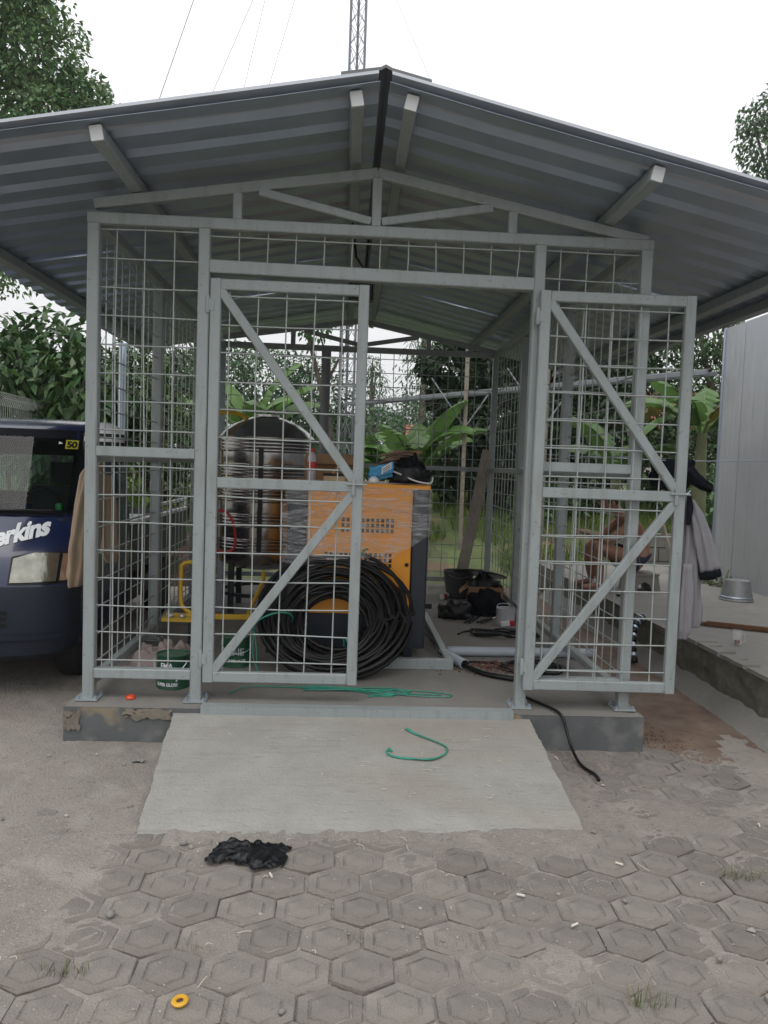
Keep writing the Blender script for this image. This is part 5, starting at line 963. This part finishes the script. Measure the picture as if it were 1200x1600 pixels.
# platform things
zb = thing('zinc_bucket', 'galvanised bucket standing upside down by the metal wall', 'bucket', (3.72, 3.0, PZ)); MB().lathe([(.155, 0), (.158, .008), (.15, .014), (.118, .185), (.115, .195), (.105, .190), (0, .188)], 28).build('bucket_body', sub_noise(mat('dull_zinc', (.27, .28, .285), .55, .5, .1, 5), 9, .5, .7, (.16, .16, .155), .7), zb, smooth=True); MB().lathe([(.148, .03), (.152, .036), (.146, .042)], 28, cap=False).build('bead', M['galv'], zb, smooth=True)
cg = bpy.data.materials.new('clear_glass'); cg.use_nodes = True; q_ = cg.node_tree.nodes['Principled BSDF']; q_.inputs['Base Color'].default_value = (.9, .9, .9, 1); q_.inputs['Roughness'].default_value = .05; q_.inputs['Alpha'].default_value = .08
gc = thing('drinking_glass', 'clear drinking glass with brown dregs on the platform edge', 'glass', (2.70, 1.02, PZ)); MB().lathe([(.028, 0), (.034, .11), (.031, .11), (.026, .006), (0, .006)], 20).build('tumbler', cg, gc, smooth=True); MB().lathe([(.018, .008), (.019, .035), (0, .036)], 14).build('dregs', mat('tea', (.12, .045, .02), .3), gc); rope([(.033, 0, .09), (.055, 0, .085), (.055, 0, .03), (.03, 0, .02)], .004, cg, 'handle', gc)
rdz = thing('rod_bundle', 'bundle of rusty steel rods lying on the platform', 'rods', (2.78, 1.7, PZ)); g = random.Random(8)
rods = []
for k in range(16):
    y0 = -.03+.012*(k % 6); z0 = .007+.012*(k//6); a = Vector((g.uniform(-.05, .1), y0, z0)); c = Vector((2.3+g.uniform(-.2, .2), -1.15+y0+.05*g.uniform(-1, 1), z0)); MB().tube([a, a.lerp(c, .5)+Vector((0, g.uniform(-.01, .01), .004)), c], .006, 5).build('rod', M['rust'], rdz, smooth='all')
MB().bar((.12, -.12, .0), (.12, .06, .0), .03, .05).build('tie', M['yellow'], rdz) if False else None
hs_ = thing('ribbed_duct', 'black and white striped flexible duct end leaning on the platform wall', 'duct', (2.22, 1.72, .03)); wh = M['galv']
for k in range(13):
    t = k/12; p = Vector((.02+.16*t*t, .02+.30*t, .0+.30*sin(t*1.5))); p2 = Vector((.02+.16*(t+.05)**2, .02+.30*(t+.05), .30*sin((t+.05)*1.5))); MB().tube([p, p2], .036+.003*(k % 2), 14).build('ring', wh if k % 2 else M['black'], hs_, smooth=True)
cl = [(4.02, 3.9, .42, .13, .07, 60), (3.9, 4.15, .40, .12, .05, 50), (3.98, 3.5, .40, .1, .05, 40)]
shrub('weeds and dead leaves along the foot of the metal wall', (4.0, 3.9, .35), cl, .07, .035, M['leaf'], 90, .4, (1.2, 1, .8), 'weed_patch', 'weeds')
pb_ = thing('propped_board', 'short brown board propped behind the bucket near the metal wall', 'board', (3.95, 4.9, PZ)); MB().bar((0, 0, 0), (-.18, .1, .62), .12, .03, (0, 1, 0)).build('board', M['wood'], pb_)
bw = thing('low_block_wall', 'short low grey block wall beyond the end of the platform', 'wall', (4.4, 6.6, .1)); 
for r in range(3):
    for k in range(3): MB().box(-.6+k*.4+(.2 if r % 2 else 0)+.006, -.08, r*.2+.006, -.6+k*.4+.394+(.2 if r % 2 else 0), .08, r*.2+.194, .006).build('block', M['concrete'], bw)
# cable over the right corner of the slab
o = rope([(.95, .30, FZ+.012), (.98, .14, FZ+.010), (1.04, .02, FZ+.010), (1.09, -.10, FZ+.010), (1.115, -.150, .19), (1.13, -.19, .13), (1.14, -.26, .06), (1.155, -.38, .014), (1.19, -.50, .012), (1.19, -.57, .012)], .0085, M['black'], 'extension_cable', None, 7, 6); tag(o, 'black cable running over the right front corner of the slab to the ground', 'cable')
# ---------------------------------------------------------------- litter on the ground
b = MB()
def rag(u, v):
    x = -.14+.28*u; y = -.075+.15*v+.05*(u-.5); e = min(u, 1-u, v, 1-v); x += .03*nz(v*4, u*4, 1); y += .035*nz(u*5, v*3, 4)+(-.04 if u > .6 and v < .4 else 0); return (x, y, .012+sstep(0, .2, e)*(.012+.035*abs(fbm(u*4, v*4, 3)))+.014*abs(nz(u*11, v*11, 6)))
b.grid(rag, 36, 26); o = tag(b.build('black_rag', M['blackplastic'], None, smooth='all'), 'torn black plastic rag lying at the foot of the ramp', 'rag'); o.location = (-.45, -1.33, 0); o.rotation_euler = (0, 0, R(-14))
o = tag(MB().lathe([(.022, .0), (.024, .006), (.019, .010), (.013, .010), (.010, .006), (.012, .0), (.022, 0)], 22, cap=False).build('washer_ring', mat('yellow_plastic', (.62, .33, .02), .4), None, smooth=True), 'small yellow plastic ring on the paving near the bottom edge', 'ring'); o.location = (-.54, -2.15, .006); o.rotation_euler = (R(4), R(-3), 0)
butt = MB().lathe([(.004, 0), (.0042, .001), (.0042, .028), (.004, .029)], 8).data('cigarette_butt', mat('butt_paper', (.6, .57, .5), .8), True)
for (x, y, rz, lab) in ((-.355, -1.47, .4, 'cigarette butt right below the black rag'), (.545, -1.60, 1.2, 'cigarette butt on the paving right of centre'), (.69, -1.79, 2.1, 'cigarette butt on the right-hand pavers nearer the camera'), (1.05, -.27, .2, 'white butt at the foot of the slab near the cable'), (1.75, -1.05, 2.8, 'cigarette butt on the dusty paving at the far right'), (.99, -1.37, .9, 'cigarette butt just right of the ramp corner')):
    o = tag(link('cigarette_butt', butt, None, (x, y, .012), (pi/2, 0, rz)), lab, 'cigarette butt', 'cigarette butts on the paving')
g = np.random.default_rng(5); b = MB()
for k in range(60):
    on = k < 26; x, y = (g.uniform(-.8, .8), g.uniform(-1.05, -.25)) if on else (g.uniform(-1.2, 1.6), g.uniform(-2.2, -.6))
    z = rz_(y)+.001 if on and abs(x) < .95 else .010
    if not on and abs(x) < 1 and y > -1.15: continue
    a = g.uniform(0, 2*pi); L = g.uniform(.02, .07); cu = g.uniform(-2, 2); p = [(x, y, z)]
    for i in range(5): a += cu*.3; p.append((p[-1][0]+L/5*cos(a), p[-1][1]+L/5*sin(a), z+.002*i*(4-i)/4))
    b.tube(p, .0012, 4)
kind(b.build('wood_shavings', mat('pale_straw', (.55, .51, .42), .8), None), 'stuff')
pts_ = []; b = MB()
for k in range(9000):
    x, y = g.uniform(-2.2, 2.2), g.uniform(-2.35, -.2)
    if abs(x) < .98 and y > -1.14: continue
    if rng.random() > .25+.75*(fbm(x*2.2, y*2.2, 6) > .05): continue
    s = abs(g.normal(0, .0022))+.0012; s *= 3.0 if k % 60 == 0 else 1; z = max(gh(x, y), -.004)+s*.4; f = g.uniform(.6, 1, 6)
    b.add([(x+s*f[0], y, z), (x-s*f[1], y+.2*s, z), (x, y+s*f[2], z), (x+.2*s, y-s*f[3], z), (x, y, z+s*.8*f[4]), (x, y, z-s*.5)], [(0, 2, 4), (2, 1, 4), (1, 3, 4), (3, 0, 4), (0, 2, 5), (2, 1, 5), (1, 3, 5), (3, 0, 5)], g.uniform(.7, 1.4))
kind(b.build('gravel', mat('gravel_stone', (.30, .28, .25), .9, attr=True), None, attr=True), 'stuff')
tuftm = mat('dusty_grass', (.085, .115, .045), .7, attr=True)
for k, (x, y, n, h, lab) in enumerate(((1.443, -1.47, 34, .075, 'grass tuft between pavers at the right edge'), (.82, -2.15, 26, .08, 'grass tuft between pavers at the bottom right'), (-.91, -2.02, 26, .06, 'grass tuft in the dust at the bottom left'), (-.01, -1.86, 14, .04, 'small grass tuft in a paver joint near the centre'), (-.30, -1.60, 10, .03, 'tiny grass tuft in a joint below the black rag'), (.61, -2.17, 12, .04, 'small grass tuft in a joint at the bottom edge'), (.30, -1.88, 12, .035, 'small flat tuft between pavers right of centre'), (-.55, -1.90, 14, .04, 'low grass tuft in the dust left of centre'))):
    o = blades('grass_tuft', n*2, (x-.07, x+.07, y-.025, y+.025), h*.2, h*.75, tuftm, lambda a, c: True, 200+k, lambda a, c: .002); tag(o, lab, 'grass tuft', 'grass tufts in the paving')
st = MB(); sphere(st, (0, 0, 0), 1, .8, .6, 9, 6, lambda p: 1+.25*nz(p.x*2, p.y*2, p.z*2)); stone = st.data('pebble', M['platform'], 'all')
for (x, y, s, lab) in ((1.12, -1.955, .013, 'pale round pebble on the pavers at the lower right'), (-.72, -1.24, .018, 'flat pebble left of the black rag'), (-.25, -2.19, .012, 'small round pebble at the bottom edge beside the ring'), (-.86, -1.73, .02, 'dark flat chip in the dust on the left'), (.93, -1.63, .012, 'whitish pebble on the right-hand pavers'), (-1.02, -.92, .015, 'pebble by the lower left corner of the ramp')):
    o = tag(link('pebble', stone, None, (x, y, .008), (0, 0, x*9)), lab, 'pebble', 'loose pebbles'); o.scale = (s, s, s)
b = MB(); b.grid(lambda u, v: (-.03+.06*u+.008*nz(v*6, u), -.02+.04*v+.01*nz(u*5, v), .004+.012*abs(nz(u*7, v*7))), 8, 6); o = tag(b.build('paper_scrap', M['platform'], None), 'crumpled white scrap on the dust beside the ramp, left', 'scrap'); o.location = (-1.12, -.42, .012)
b = MB()
for k in range(260):
    x, y = g.normal(1.72, .10), g.normal(.05, .16); s = g.uniform(.002, .007); z = max(gh(x, y), -.002)+s*.3; b.add([(x+s, y, z), (x-s, y+.2*s, z), (x, y+s, z), (x, y-s, z), (x, y, z+s*.8)], [(0, 2, 4), (2, 1, 4), (1, 3, 4), (3, 0, 4)])
kind(b.build('soil_crumbs', M['soil'], None), 'stuff')

# ---------------------------------------------------------------- the misty air
b = MB(); b.box(-135, -85, -1.5, 135, 165, 30); hz = kind(b.build('haze', None, None), 'stuff')
hm_ = bpy.data.materials.new('haze_air'); hm_.use_nodes = True; n = hm_.node_tree.nodes; n.clear(); pv = n.new('ShaderNodeVolumePrincipled'); pv.inputs['Density'].default_value = .0010; pv.inputs['Color'].default_value = (.98, .985, 1, 1); pv.inputs['Anisotropy'].default_value = .2
ou = n.new('ShaderNodeOutputMaterial'); hm_.node_tree.links.new(pv.outputs[0], ou.inputs['Volume']); hz.data.materials.clear(); hz.data.materials.append(hm_)
